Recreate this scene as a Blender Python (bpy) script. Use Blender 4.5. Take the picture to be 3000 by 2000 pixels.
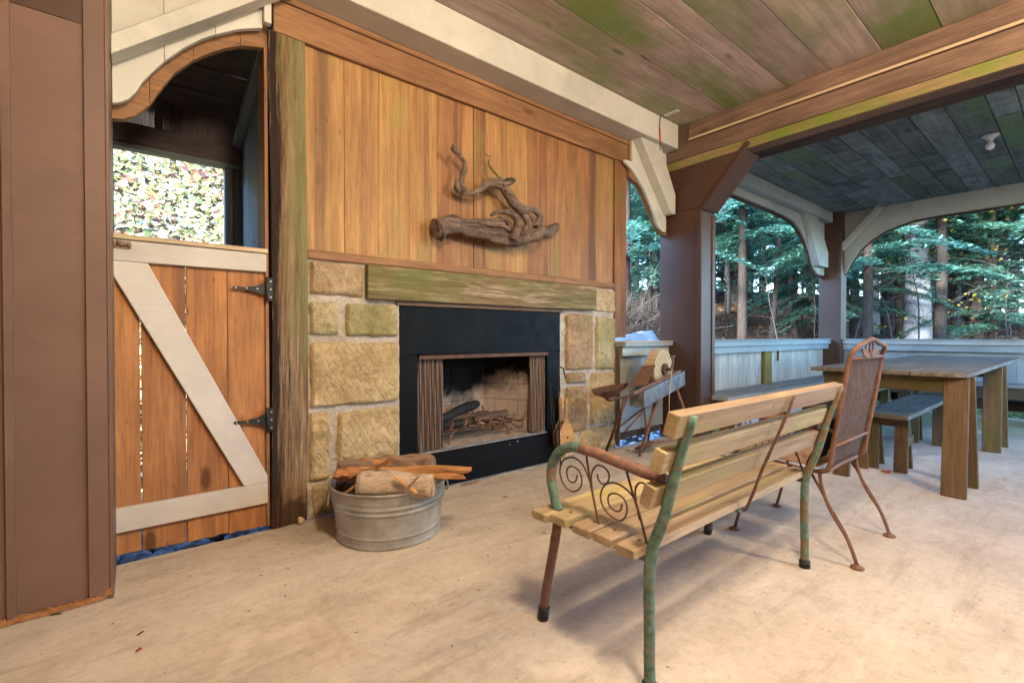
import bpy, bmesh, math, random
import numpy as np
from mathutils import Vector, Matrix, noise
random.seed(7); np.random.seed(7)
S = bpy.context.scene
C = S.collection
R = math.radians
for o in list(bpy.data.objects): bpy.data.objects.remove(o)

# ------------------------------------------------------------------ camera
cam = bpy.data.cameras.new('camera'); cam.lens = 16.385; cam.sensor_width = 36; cam.clip_end = 900; cam.clip_start = .02
camo = bpy.data.objects.new('camera', cam); C.objects.link(camo); S.camera = camo
_y, _p = R(51.06), R(-.67)
_f = Vector((math.cos(_y)*math.cos(_p), math.sin(_y)*math.cos(_p), math.sin(_p)))
_r = Vector((math.sin(_y), -math.cos(_y), 0)); _u = _r.cross(_f)
camo.matrix_world = Matrix(((_r.x, _u.x, -_f.x, 0), (_r.y, _u.y, -_f.y, 0), (_r.z, _u.z, -_f.z, 1.05), (0, 0, 0, 1)))
# ------------------------------------------------------------------ light
SUN_EL, SUN_AZ = R(20), R(264)          # azimuth measured from +Y clockwise
w = bpy.data.worlds.new('World'); S.world = w; w.use_nodes = True
nt = w.node_tree; bg = nt.nodes['Background']; sk = nt.nodes.new('ShaderNodeTexSky')
sk.sky_type = 'NISHITA'; sk.sun_disc = False; sk.sun_elevation = SUN_EL; sk.sun_rotation = SUN_AZ
sk.air_density = 1.2; sk.dust_density = .6; sk.ozone_density = 7.0
nt.links.new(sk.outputs[0], bg.inputs[0]); bg.inputs[1].default_value = .15
sl = bpy.data.lights.new('sun', 'SUN'); sl.energy = 1.3; sl.angle = R(10); sl.color = (1, .97, .9)
so = bpy.data.objects.new('sun', sl); C.objects.link(so)
sd = Vector((math.sin(SUN_AZ)*math.cos(SUN_EL), math.cos(SUN_AZ)*math.cos(SUN_EL), math.sin(SUN_EL)))
so.rotation_euler = sd.to_track_quat('Z', 'Y').to_euler(); so.location = (0, 0, 20)
LAMP_W = 18.5
S.view_settings.view_transform = 'Standard'; S.view_settings.look = 'None'
S.view_settings.exposure = 4.38; S.view_settings.gamma = 1; S.view_settings.use_curve_mapping = False
S.render.engine = 'CYCLES'
try:
    S.cycles.max_bounces = 8; S.cycles.diffuse_bounces = 5; S.cycles.sample_clamp_indirect = 6
except Exception: pass

# ------------------------------------------------------------------ materials
class N:
    def __init__(s, name):
        s.m = bpy.data.materials.new(name); s.m.use_nodes = True
        s.t = s.m.node_tree; s.n = s.t.nodes; s.b = s.n['Principled BSDF']
        tc = s.n.new('ShaderNodeTexCoord'); oi = s.n.new('ShaderNodeObjectInfo'); s.rand = oi.outputs['Random']
        v = s.n.new('ShaderNodeVectorMath'); v.operation = 'SCALE'; v.inputs[0].default_value = (13.7, 7.3, 9.1)
        s.l(s.rand, v.inputs['Scale'])
        a = s.n.new('ShaderNodeVectorMath'); a.operation = 'ADD'
        s.l(tc.outputs['Object'], a.inputs[0]); s.l(v.outputs[0], a.inputs[1]); s.co = a.outputs[0]; s.raw = tc.outputs['Object']
    def l(s, a, b): s.t.links.new(a, b)
    def val(s, x, inp):
        if hasattr(x, 'links') or hasattr(x, 'is_linked'): s.l(x, inp)
        else: inp.default_value = x
    def map(s, scale, rot=(0, 0, 0), co=None, loc=(0, 0, 0)):
        m = s.n.new('ShaderNodeMapping'); m.inputs['Scale'].default_value = scale; m.inputs['Rotation'].default_value = rot; m.inputs['Location'].default_value = loc
        s.l(co or s.co, m.inputs['Vector']); return m.outputs[0]
    def noise(s, scale, co=None, detail=4, rough=.55, dist=0):
        m = s.n.new('ShaderNodeTexNoise'); m.inputs['Scale'].default_value = scale; m.inputs['Detail'].default_value = detail
        m.inputs['Roughness'].default_value = rough; m.inputs['Distortion'].default_value = dist
        s.l(co or s.co, m.inputs['Vector']); return m.outputs['Fac']
    def vor(s, scale, co=None, out='Distance', rnd=1):
        m = s.n.new('ShaderNodeTexVoronoi'); m.inputs['Scale'].default_value = scale; m.inputs['Randomness'].default_value = rnd
        s.l(co or s.co, m.inputs['Vector']); return m.outputs[out]
    def wave(s, scale, co=None, dist=2, detail=2, dsc=1, typ='BANDS', d='X'):
        m = s.n.new('ShaderNodeTexWave'); m.wave_type = typ; m.bands_direction = d
        m.inputs['Scale'].default_value = scale; m.inputs['Distortion'].default_value = dist; m.inputs['Detail'].default_value = detail; m.inputs['Detail Scale'].default_value = dsc
        s.l(co or s.co, m.inputs['Vector']); return m.outputs['Fac']
    def rng(s, x, a, b, c=0, d=1):
        m = s.n.new('ShaderNodeMapRange'); m.inputs[1].default_value = a; m.inputs[2].default_value = b; m.inputs[3].default_value = c; m.inputs[4].default_value = d
        s.l(x, m.inputs[0]); return m.outputs[0]
    def ramp(s, x, stops):
        m = s.n.new('ShaderNodeValToRGB'); e = m.color_ramp.elements
        while len(e) < len(stops): e.new(.5)
        for k, (p, c) in enumerate(stops): e[k].position = p; e[k].color = (*c, 1)
        s.l(x, m.inputs[0]); return m.outputs[0]
    def mix(s, f, a, b, mode='MIX'):
        m = s.n.new('ShaderNodeMix'); m.data_type = 'RGBA'; m.blend_type = mode
        s.val(f, m.inputs[0])
        for x, i in ((a, 6), (b, 7)):
            if isinstance(x, tuple): m.inputs[i].default_value = (*x, 1)
            else: s.l(x, m.inputs[i])
        return m.outputs[2]
    def math(s, op, a, b=0.):
        m = s.n.new('ShaderNodeMath'); m.operation = op; s.val(a, m.inputs[0]); s.val(b, m.inputs[1]); return m.outputs[0]
    def hsv(s, col, h=.5, sat=1., v=1.):
        m = s.n.new('ShaderNodeHueSaturation'); s.val(h, m.inputs['Hue']); s.val(sat, m.inputs['Saturation']); s.val(v, m.inputs['Value']); s.l(col, m.inputs['Color']); return m.outputs[0]
    def bump(s, h, strength=.3, dist=.01, prev=None):
        m = s.n.new('ShaderNodeBump'); m.inputs['Strength'].default_value = strength; m.inputs['Distance'].default_value = dist
        s.l(h, m.inputs['Height'])
        if prev is not None: s.l(prev, m.inputs['Normal'])
        return m.outputs[0]
    def fin(s, col, rough=.8, bump=None, metal=0., spec=.3):
        if isinstance(col, tuple): s.b.inputs['Base Color'].default_value = (*col, 1)
        else: s.l(col, s.b.inputs['Base Color'])
        s.val(rough, s.b.inputs['Roughness']); s.val(metal, s.b.inputs['Metallic']); s.b.inputs['Specular IOR Level'].default_value = spec
        if bump is not None: s.l(bump, s.b.inputs['Normal'])
        return s.m

def wood(name, c1, c2, stain=(.05, .03, .02), sa=.0, moss=0., mosscol=(.12, .16, .03), knots=0., vary=.25, rough=.75, bump=.35, fine=.2, gs=1., smap=(.5, 4, 4), mscale=1.6, specks=.6, slo=.53, bdist=.004, wmap=(.8, 9, 9), wash=0., washcol=(.6, .55, .45), hv=.0):
    """grain runs along local X"""
    m = N(name)
    g = m.noise(2.2*gs, m.map((.7, 11, 11)), 5, .6, .6)
    col = m.ramp(g, [(.28, c1), (.72, c2)])
    if fine:
        f = m.noise(5*gs, m.map((1.0, 15, 15)), 6, .8)
        col = m.mix(fine*2, col, m.ramp(f, [(.36, (.38, .36, .34)), (.56, (1.15, 1.15, 1.15))]), 'MULTIPLY')
    spk = m.vor(11, m.map((.6, 2, 2))); sg = m.noise(3.1, m.map((1, 2, 2), loc=(4, 1, 2)), 2)
    col = m.mix(m.math('MULTIPLY', m.rng(spk, .06, .16, specks, 0), m.rng(sg, .45, .6, 0, 1)), col, tuple(c*.3 for c in c1))
    blotch = m.noise(1.8, m.map((1, 2.5, 2.5)), 4, .6)
    col = m.mix(.55, col, m.ramp(blotch, [(.33, (.62, .59, .56)), (.66, (1.18, 1.18, 1.18))]), 'MULTIPLY')
    if sa:
        sn = m.noise(1.6, m.map(smap), 4, .6, .3)
        col = m.mix(m.rng(sn, slo, slo+.14, 0, sa), col, stain)
    if knots:
        kv = m.vor(1.0, m.map((1.6, 4.5, 4.5)))
        col = m.mix(m.rng(kv, .07, .13, knots, 0), col, tuple(c*.3 for c in c1))
    if wash:
        wn = m.noise(3, m.map(wmap), 6, .7, .4)
        col = m.mix(m.rng(wn, .5, .62, 0, wash), col, washcol)
    if moss:
        mn = m.noise(mscale, m.map((.8, 1.6, 1.6)), 6, .62, .3)
        col = m.mix(m.rng(mn, .62-.25*moss, .74-.1*moss, 0, .85), col, mosscol)
    if vary:
        col = m.hsv(col, m.rng(m.rand, 0, 1, .5-hv, .5+hv) if hv else .5, 1., m.rng(m.rand, 0, 1, 1-vary, 1+vary))
    hb = m.noise(5*gs, m.map((1, 26, 26)), 5, .65)
    return m.fin(col, rough, m.bump(hb, bump, bdist), 0, .25)

def paint(name, c, rough=.55, var=.08, dirt=.15, dirtcol=(.1, .07, .05), moss=0., bump=.25, chips=0., chipcol=(.3, .2, .1), grain=True):
    m = N(name)
    n1 = m.noise(1.7, None, 5, .6)
    col = m.mix(1, c, m.ramp(n1, [(.3, (1-var*1.6,)*3), (.7, (1+var,)*3)]), 'MULTIPLY')
    d = m.noise(5, m.map((1, 3, 3)), 6, .7)
    col = m.mix(m.rng(d, .55, .8, 0, dirt), col, dirtcol)
    sp = m.vor(16)
    col = m.mix(m.rng(sp, .02, .07, .4, 0), col, dirtcol)
    if moss:
        mn = m.noise(1.4, None, 6, .65); col = m.mix(m.rng(mn, .58, .75, 0, moss), col, (.2, .26, .08))
    if chips:
        cn = m.noise(9, m.map((.6, 3, 3)), 6, .7); col = m.mix(m.rng(cn, .66, .69, 0, chips), col, chipcol)
    sc = m.noise(2.2, m.map((.35, 9, 2), (.4, .2, .5)), 7, .8, .8); col = m.mix(m.rng(sc, .66, .70, 0, .3), col, tuple(min(1, x*2.2) for x in c))
    gm = m.noise(1.1, None, 7, .7, .6); col = m.mix(m.rng(gm, .5, .68, 0, dirt*2.2), col, tuple(x*.5 for x in c))
    hb = m.noise(30 if not grain else 6, m.map((1, 20, 20)) if grain else None, 5, .65)
    return m.fin(col, rough, m.bump(hb, bump, .003), 0, .35)

M = {}
M['brown'] = paint('brown_paint', (.155, .088, .062), .5, .12, .12, (.24, .17, .12), bump=.35)
M['brown_shaded'] = paint('shaded_brown_paint', (.075, .038, .026), .45, .14, .1, (.10, .06, .045), bump=.35)  # same brown paint darkened for less lit parts and the siding shade
M['cream'] = paint('cream_paint', (.56, .545, .48), .6, .09, .22, (.36, .31, .23), bump=.55)
M['cream_grey'] = paint('weathered_cream_paint', (.38, .40, .36), .6, .1, .2, (.2, .2, .15), bump=.5)
M['door_white'] = paint('door_paint', (.52, .47, .41), .6, .08, .18, (.36, .28, .2), moss=.25, bump=.6)
M['grey_paint'] = paint('grey_paint', (.30, .32, .31), .6, .1, .15, (.18, .16, .12), bump=.4)
M['pale_blue'] = paint('parapet_paint', (.21, .25, .26), .5, .1, .15, (.12, .12, .1), bump=.4)
M['cedar'] = wood('cedar_panelling', (.27, .13, .05), (.44, .24, .095), (.10, .05, .03), .75, .32, (.24, .2, .06), .25, .17, .6, .2, .16, smap=(.12, 5.5, 5.5), hv=.01, mscale=1.3, slo=.52)
M['cedar_dark'] = wood('stained_cedar', (.2, .085, .035), (.31, .14, .06), (.08, .03, .018), .6, .1, (.14, .12, .03), .3, .15, .65, .3, .2, smap=(.4, 6, 6), hv=.01)
M['trim'] = wood('reddish_trim', (.22, .11, .052), (.34, .18, .088), (.10, .045, .025), .4, 0, (0, 0, 0), .7, .1, .7, .35, .2)
M['old_trim'] = wood('old_trim', (.09, .055, .035), (.17, .1, .065), (.05, .03, .02), .5)
M['door_board'] = wood('door_boards', (.26, .105, .038), (.42, .19, .07), (.13, .06, .035), .6, 0, (0, 0, 0), .9, .13, .65, .3, .2, smap=(.35, 5, 5))
M['log'] = wood('weathered_post', (.16, .085, .045), (.36, .22, .12), (.025, .014, .012), 1., .75, (.27, .26, .09), .6, .0, .85, 1., .4, smap=(.45, 10, 10), mscale=.9)
def logmat():
    m = N('weathered_post'); c = m.raw; sx = m.n.new('ShaderNodeSeparateXYZ'); m.l(c, sx.inputs[0])
    g = m.noise(2.2, m.map((.6, 12, 12), co=c), 6, .65, .5); col = m.ramp(g, [(.3, (.13, .07, .038)), (.5, (.30, .185, .10)), (.7, (.50, .36, .22))])
    f = m.noise(9, m.map((.8, 26, 26), co=c), 5, .75); col = m.mix(.8, col, m.ramp(f, [(.32, (.3, .27, .25)), (.55, (1.1, 1.1, 1.1))]), 'MULTIPLY')
    k = m.noise(1.8, m.map((.55, 11, 11), co=c), 6, .7, .4); kk = m.math('ADD', k, m.rng(sx.outputs[1], -.06, .08, -.2, .13)); col = m.mix(m.rng(kk, .50, .58, 0, .95), col, (.028, .018, .014))
    mo = m.noise(1.3, m.map((.7, 4, 4), co=c), 6, .65); b = m.math('ADD', mo, m.rng(sx.outputs[1], -.09, .06, .1, -.14)); h = m.rng(sx.outputs[0], -.9, -.3, -.3, .07); b = m.math('ADD', b, h)
    col = m.mix(m.rng(b, .46, .64, 0, .75), col, (.25, .24, .10))
    rot = m.math('ADD', m.rng(sx.outputs[0], -1.35, -.95, .35, -.2), m.noise(7, c, 5, .7)); col = m.mix(m.rng(rot, .6, .75, 0, .8), col, (.07, .035, .02))
    return m.fin(col, .9, m.bump(f, 1., .012, m.bump(g, 1., .02)), 0, .2)
M['log'] = logmat()
M['mantel'] = wood('mossy_mantel', (.14, .09, .045), (.26, .17, .09), (.08, .05, .03), .4, .95, (.105, .12, .03), .0, .0, .85, .6, .3, mscale=2.0, wash=.6, washcol=(.5, .4, .27))
M['ceil'] = wood('ceiling_boards', (.34, .265, .23), (.52, .42, .36), (.17, .125, .105), .3, .66, (.15, .235, .05), .75, .1, .8, .3, .1, mscale=1.1)
M['header'] = wood('rough_header', (.13, .08, .056), (.24, .15, .105), (.07, .04, .028), .4, .12, (.14, .15, .04), .5, .12, .85, .6, .22)
M['header_moss'] = wood('mossy_header_strip', (.27, .18, .09), (.36, .26, .13), (.12, .07, .04), .3, .95, (.15, .21, .03), .0, .05, .85, .6, .25, mscale=3.0)
M['farceil'] = wood('far_ceiling_boards', (.09, .11, .105), (.21, .25, .235), (.04, .045, .06), .6, .45, (.15, .25, .10), .4, .35, .85, .4, .25, smap=(1.2, 2, 2), mscale=.8, wash=.5, washcol=(.24, .29, .26), wmap=(2.6, .5, .5))
M['parapet'] = wood('whitewashed_boards', (.30, .28, .235), (.48, .455, .385), (.17, .13, .085), .3, 0, (0, 0, 0), .4, .08, .8, .4, .25)
M['mossy_stud'] = wood('mossy_stud', (.16, .09, .025), (.26, .17, .05), (.08, .05, .02), .4, .5, (.13, .14, .03), 0, 0, .85, .4, .2)
M['teak'] = wood('bench_slats', (.30, .21, .125), (.48, .355, .215), (.19, .13, .075), .5, .5, (.36, .31, .11), .35, .12, .7, .4, .15, mscale=2.2, hv=.012)
M['grey_wood'] = wood('weathered_table_wood', (.12, .10, .082), (.23, .2, .165), (.07, .06, .05), .4, .2, (.15, .15, .05), .4, .12, .85, .5, .25)
M['leg_wood'] = wood('table_leg_wood', (.085, .05, .028), (.17, .11, .06), (.055, .036, .02), .4, .6, (.085, .09, .022), .5, .1, .85, .5, .25)
M['seat_grey'] = wood('grey_bench_seat', (.17, .19, .20), (.30, .33, .34), (.10, .10, .10), .35, .2, (.18, .22, .12), .3, .12, .8, .5, .25)
M['raw_wood'] = wood('raw_cap_wood', (.5, .36, .22), (.68, .52, .34), (.4, .28, .15), .3, .15, (.4, .38, .15), .4, .05, .7, .35, .15)
M['dark_board'] = wood('dark_boards', (.05, .035, .028), (.1, .07, .05), (.03, .02, .02), .4, .2, (.06, .08, .03), 0, .2, .9, .5, .25)
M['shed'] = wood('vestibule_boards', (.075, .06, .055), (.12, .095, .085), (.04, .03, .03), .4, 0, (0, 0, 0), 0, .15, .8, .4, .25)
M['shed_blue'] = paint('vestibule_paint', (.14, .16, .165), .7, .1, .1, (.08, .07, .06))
M['split'] = wood('split_firewood', (.36, .15, .05), (.62, .33, .13), (.2, .08, .03), .5, 0, (0, 0, 0), 0, .25, .85, 1., .4, gs=2., hv=.012)
M['split_grey'] = wood('old_split_firewood', (.2, .12, .08), (.38, .25, .17), (.12, .07, .05), .5, 0, (0, 0, 0), 0, .15, .9, 1., .4, gs=2.)
M['drift'] = wood('driftwood', (.13, .085, .065), (.31, .22, .17), (.03, .02, .016), .8, .08, (.2, .2, .05), 0, .05, .8, 1., .5, gs=1.5, smap=(1.0, 10, 10), bdist=.012)
M['bellow'] = wood('bellows_wood', (.42, .2, .06), (.58, .31, .11), (.3, .12, .04), .2, 0, (0, 0, 0), 0, 0, .45, .1, .15)

def concrete():
    m = N('concrete_floor')
    a = m.noise(.8, m.raw, 6, .62, .4); b = m.noise(3.2, m.map((1, 2.2, 1), co=m.raw), 6, .7, .3); c = m.noise(26, m.raw, 7, .82)
    col = m.ramp(a, [(.28, (.36, .295, .235)), (.5, (.46, .39, .315)), (.72, (.55, .485, .405))])
    col = m.mix(.65, col, m.ramp(b, [(.32, (.78, .75, .72)), (.5, (1, 1, 1)), (.68, (1.12, 1.1, 1.08))]), 'MULTIPLY')
    col = m.mix(.42, col, m.ramp(c, [(.34, (.62, .6, .57)), (.5, (1, 1, 1)), (.64, (1.14, 1.13, 1.12))]), 'MULTIPLY')
    # long rubbed streaks
    st = m.noise(2.2, m.map((.9, 3, 1), (0, 0, R(35)), m.raw), 6, .7, .5)
    col = m.mix(m.rng(st, .56, .7, 0, .28), col, (.26, .2, .15))
    # moss round the table and bench feet
    sx = m.n.new('ShaderNodeVectorMath'); sx.operation = 'SUBTRACT'; m.l(m.raw, sx.inputs[0]); sx.inputs[1].default_value = (4.55, 1.15, 0)
    sm = m.map((1, 1.15, 1), co=sx.outputs[0])
    ln = m.n.new('ShaderNodeVectorMath'); ln.operation = 'LENGTH'; m.l(sm, ln.inputs[0])
    mm = m.math('ADD', m.rng(ln.outputs['Value'], .1, 1.9, .62, -.06), m.noise(2.6, m.raw, 6, .65))
    col = m.mix(m.rng(mm, .62, .92, 0, .8), col, (.15, .17, .055))
    d2 = m.noise(1.5, m.map((1, 1, 1), co=m.raw, loc=(9, 2, 0)), 7, .72, .8); col = m.mix(m.rng(d2, .55, .66, 0, .35), col, (.30, .215, .15))
    sp = m.vor(9, m.map((1, 1, 0), co=m.raw)); spn = m.noise(2.2, m.raw, 2)
    col = m.mix(m.math('MULTIPLY', m.rng(sp, .03, .08, .85, 0), m.rng(spn, .45, .6, 0, 1)), col, (.09, .055, .035))
    wv = m.noise(1.3, m.map((1, 1, 1), co=m.raw, loc=(5, 3, 0)), 5, .7, 1)
    col = m.mix(m.rng(wv, .58, .7, 0, .55), col, (.68, .62, .53))
    sk_ = m.noise(2.4, m.map((.45, 3.2, 1), (0, 0, R(-28)), m.raw, (2, 7, 0)), 8, .8, .35); col = m.mix(m.rng(sk_, .54, .64, 0, .4), col, (.27, .20, .145)); sk2 = m.noise(2.0, m.map((.5, 2.6, 1), (0, 0, R(-20)), m.raw, (8, 1, 0)), 8, .8, .35); col = m.mix(m.rng(sk2, .56, .68, 0, .5), col, (.66, .575, .47))
    pk = m.vor(34, m.map((1, 1, 0), co=m.raw)); pkn = m.noise(5, m.map((1, 1, 1), co=m.raw, loc=(1, 9, 0)), 3); col = m.mix(m.math('MULTIPLY', m.rng(pk, .08, .22, .45, 0), m.rng(pkn, .52, .62, 0, 1)), col, (.15, .10, .07))
    h = m.noise(25, m.raw, 6, .7); h2 = m.noise(4, m.raw, 5, .6)
    return m.fin(col, m.rng(b, .3, .7, .62, .85), m.bump(h, .25, .004, m.bump(h2, .2, .02)), 0, .3)
M['concrete'] = concrete()

def stone_mat(name, base, hi, moss=0., chisel=1., ang=35):
    m = N(name)
    a = m.noise(5, None, 6, .65); b = m.noise(30, None, 7, .8)
    col = m.ramp(a, [(.36, base), (.62, hi)])
    col = m.mix(.9, col, m.ramp(b, [(.34, (.62, .58, .53)), (.6, (1.12, 1.12, 1.12))]), 'MULTIPLY')
    e1 = m.noise(2.6, m.map((1, 1, 1), loc=(3, 8, 1)), 7, .75, .5); col = m.mix(m.rng(e1, .6, .66, 0, .65), col, (.66, .55, .42))
    s2 = m.noise(3, None, 5, .7); col = m.mix(m.rng(s2, .6, .75, 0, .5), col, tuple(c*.55 for c in base))
    if moss:
        mn = m.noise(4, None, 6, .65); col = m.mix(m.rng(mn, .6-.3*moss, .75-.1*moss, 0, .75), col, (.2, .19, .055))
    col = m.hsv(col, .5, 1, m.rng(m.rand, 0, 1, .88, 1.1))
    w1 = m.wave(9, m.map((1, 1, .8), (0, R(ang), 0)), 7, 4, 1.1, d='X')
    msk = m.rng(m.noise(9, None, 3), .4, .6, 0, 1)
    wv = m.math('SUBTRACT', 1, m.math('MULTIPLY', m.rng(w1, 0, .22, 1, 0), msk)); fr = m.vor(13, m.map((1, 1, 1), loc=(2, 2, 2)), 'Distance')
    bp = m.bump(wv, .8*chisel, .012, m.bump(m.math('ADD', m.noise(11, None, 8, .78), m.math('MULTIPLY', fr, .6)), 1, .03))
    bp = m.bump(m.noise(90, None, 3, .7), .3, .003, bp)
    return m.fin(col, .9, bp, 0, .2)
M['stone'] = stone_mat('sandstone', (.45, .31, .145), (.61, .45, .24), 0, .7)
M['stone_pale'] = stone_mat('pale_sandstone', (.42, .28, .15), (.58, .43, .26), 0, .5)
M['stone_moss'] = stone_mat('mossy_sandstone', (.37, .29, .15), (.52, .42, .24), .7, .5, -30)
M['stone_red'] = stone_mat('reddish_sandstone', (.28, .17, .1), (.42, .28, .16), .25, .5)
M['mortar'] = stone_mat('mortar', (.46, .38, .3), (.6, .52, .43), 0, 0)

def rust(name, c1=(.12, .06, .04), c2=(.24, .125, .08), green=0.):
    m = N(name); a = m.noise(30, None, 6, .7); b = m.noise(9, None, 5, .65)
    col = m.ramp(a, [(.3, c1), (.7, c2)])
    if green:
        g = m.ramp(m.noise(40, None, 4), [(.3, (.055, .105, .08)), (.7, (.15, .245, .19))])
        col = m.mix(m.rng(b, .38+green*.3, .42+green*.3, 1, 0), col, g)
        e = m.noise(38, None, 5, .75); col = m.mix(m.rng(e, .56, .6, 0, .8), col, (.26, .13, .08))
    return m.fin(col, .8, m.bump(m.noise(70, None, 5, .8), .7, .004, m.bump(b, .4, .005)), .1, .35)
M['rust'] = rust('rust'); M['rust_dark'] = rust('dark_rust', (.07, .035, .022), (.15, .075, .045))
M['rust_red'] = rust('scaly_rust', (.15, .075, .052), (.30, .17, .125))
M['green_rust'] = rust('peeling_green_paint', (.17, .085, .055), (.30, .17, .12), .6)
M['moss_rust'] = rust('lichen_green_paint', (.12, .09, .05), (.22, .175, .10), .3)
def simple(name, c, rough=.6, metal=0., b=.2, sc=40, var=.25, spec=.4):
    m = N(name); a = m.noise(sc, None, 5, .7); col = m.mix(1, c, m.ramp(a, [(.3, (1-var,)*3), (.7, (1+var,)*3)]), 'MULTIPLY')
    return m.fin(col, rough, m.bump(a, b, .003), metal, spec)
def blacksteel():
    m = N('black_steel'); n = m.noise(2, None, 5); col = m.ramp(n, [(.35, (.002, .002, .002)), (.75, (.006, .0055, .0055))])
    v = m.vor(7); n2 = m.noise(3, m.map((1, 1, 1), loc=(3, 1, 0)), 3)
    col = m.mix(m.math('MULTIPLY', m.rng(v, .03, .06, .7, 0), m.rng(n2, .5, .6, 0, 1)), col, (.5, .48, .45))
    d = m.noise(12, m.map((1, 1, 1), loc=(7, 0, 0)), 6, .75); col = m.mix(m.rng(d, .6, .8, 0, .22), col, (.09, .085, .08))
    return m.fin(col, m.rng(d, .3, .7, .4, .65), m.bump(m.noise(200, None, 2), .05, .001), 0, .1)
M['black'] = blacksteel()
M['iron'] = simple('black_iron', (.018, .017, .016), .5, .2, .2)
M['screw'] = simple('zinc_screw', (.5, .48, .44), .4, .8, .05)
M['bolt_metal'] = simple('tarnished_brass_bolt', (.22, .14, .09), .4, .7, .1)
def meshcurtain():
    m = N('mesh_curtain'); a = m.wave(95, m.raw, .3, 1, 1, d='Z'); b = m.wave(95, m.raw, .3, 1, 1, d='X'); h = m.math('MAXIMUM', a, b)
    col = m.mix(h, (.03, .02, .016), (.24, .17, .13)); return m.fin(col, .6, m.bump(h, .5, .003), .1, .3)
M['curtain'] = meshcurtain()
M['ash'] = simple('ash_bed', (.34, .27, .22), .95, 0, .6, 14, .35)
M['char'] = simple('charred_wood', (.011, .010, .010), .8, 0, 1., 20, .6)
M['char2'] = wood('half_burnt_wood', (.05, .03, .022), (.2, .13, .085), (.012, .011, .010), .7, 0, (0, 0, 0), 0, 0, .85, .9, .4, gs=2)
M['pad'] = simple('black_pad', (.018, .018, .02), .75, 0, .2)
M['glass'] = simple('frosted_lamp_glass', (.75, .77, .78), .3, 0, .02)
M['porcelain'] = simple('porcelain_base', (.55, .56, .56), .5, 0, .02)
M['galvdark'] = simple('trough_metal', (.2, .2, .2), .5, .5, .3, 12, .5)
M['wirered'] = simple('red_wire', (.5, .04, .02), .5)
M['webbing'] = simple('vinyl_strap', (.42, .25, .15), .6, 0, .2, 60, .2)
M['leaf_orange'] = simple('dry_leaf', (.45, .12, .03), .7, 0, .4, 30, .4)
M['rot'] = simple('rotten_fibre', (.30, .13, .045), .95, 0, 1., 40, .5)
def firebrick():
    m = N('firebrick'); a = m.noise(10, None, 5, .65)
    col = m.ramp(a, [(.3, (.36, .28, .235)), (.7, (.48, .39, .33))])
    # soot marks with their own shape, rising above the grate
    tc = m.n.new('ShaderNodeNewGeometry').outputs['Position']
    sx = m.n.new('ShaderNodeSeparateXYZ'); m.l(tc, sx.inputs[0])
    zz = m.math('ADD', sx.outputs[2], m.math('MULTIPLY', m.math('SUBTRACT', m.noise(4.5, tc, 6, .6, .4), .5), .62))
    dx = m.math('ABSOLUTE', m.math('SUBTRACT', sx.outputs[0], 2.08)); zz = m.math('SUBTRACT', zz, m.math('MULTIPLY', dx, .42))
    col = m.mix(m.rng(zz, .40, .60, 0, .99), col, (.003, .0028, .0025))
    return m.fin(col, .9, m.bump(m.noise(60, None, 4), .3, .003), 0, .2)
M['firebrick'] = firebrick()
def galv():
    m = N('galvanised_tin'); v = m.noise(9, None, 5, .7); n = m.noise(2.5, None, 5, .7)
    col = m.ramp(n, [(.3, (.15, .135, .105)), (.5, (.31, .29, .25)), (.7, (.47, .45, .42))])
    col = m.mix(.6, col, m.ramp(v, [(.3, (.7, .7, .7)), (.7, (1.25, 1.25, 1.25))]), 'MULTIPLY')
    return m.fin(col, m.rng(v, .3, .7, .38, .62), m.bump(v, .1, .004), .3, .5)
M['galv'] = galv()
def bark_pale():
    m = N('pale_bark'); g = m.noise(8, m.map((3, 10, 10)), 6, .7, .5); a = m.noise(5, None, 5, .7)
    col = m.ramp(g, [(.3, (.24, .16, .1)), (.6, (.5, .38, .27))])
    col = m.mix(m.rng(a, .52, .7, 0, .8), col, (.07, .05, .035))
    return m.fin(col, .9, m.bump(g, .8, .008), 0, .2)
M['bark_pale'] = bark_pale()
def endgrain():
    m = N('end_grain'); ln = m.wave(9, m.raw, 1.5, 2, 1.5, 'RINGS', 'Z'); n = m.noise(6, None, 4)
    col = m.ramp(ln, [(.2, (.42, .27, .14)), (.7, (.58, .41, .24))]); col = m.mix(.5, col, m.ramp(n, [(.3, (.75, .75, .75)), (.7, (1.1, 1.1, 1.1))]), 'MULTIPLY')
    return m.fin(col, .8, m.bump(ln, .2, .003), 0, .2)
M['endgrain'] = endgrain()
def wicker():
    m = N('woven_back'); a = m.wave(60, m.raw, .6, 2, 2, d='Z'); b = m.wave(45, m.raw, .4, 2, 2, d='X')
    h = m.math('MULTIPLY', a, b); n = m.noise(30, None, 4, .7)
    col = m.mix(m.rng(h, 0, .5, 0, 1), (.09, .043, .028), (.40, .22, .14)); col = m.mix(m.rng(n, .48, .7, 0, .7), col, (.34, .27, .22))
    return m.fin(col, .7, m.bump(h, .8, .004), 0, .3)
M['wicker'] = wicker()

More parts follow.
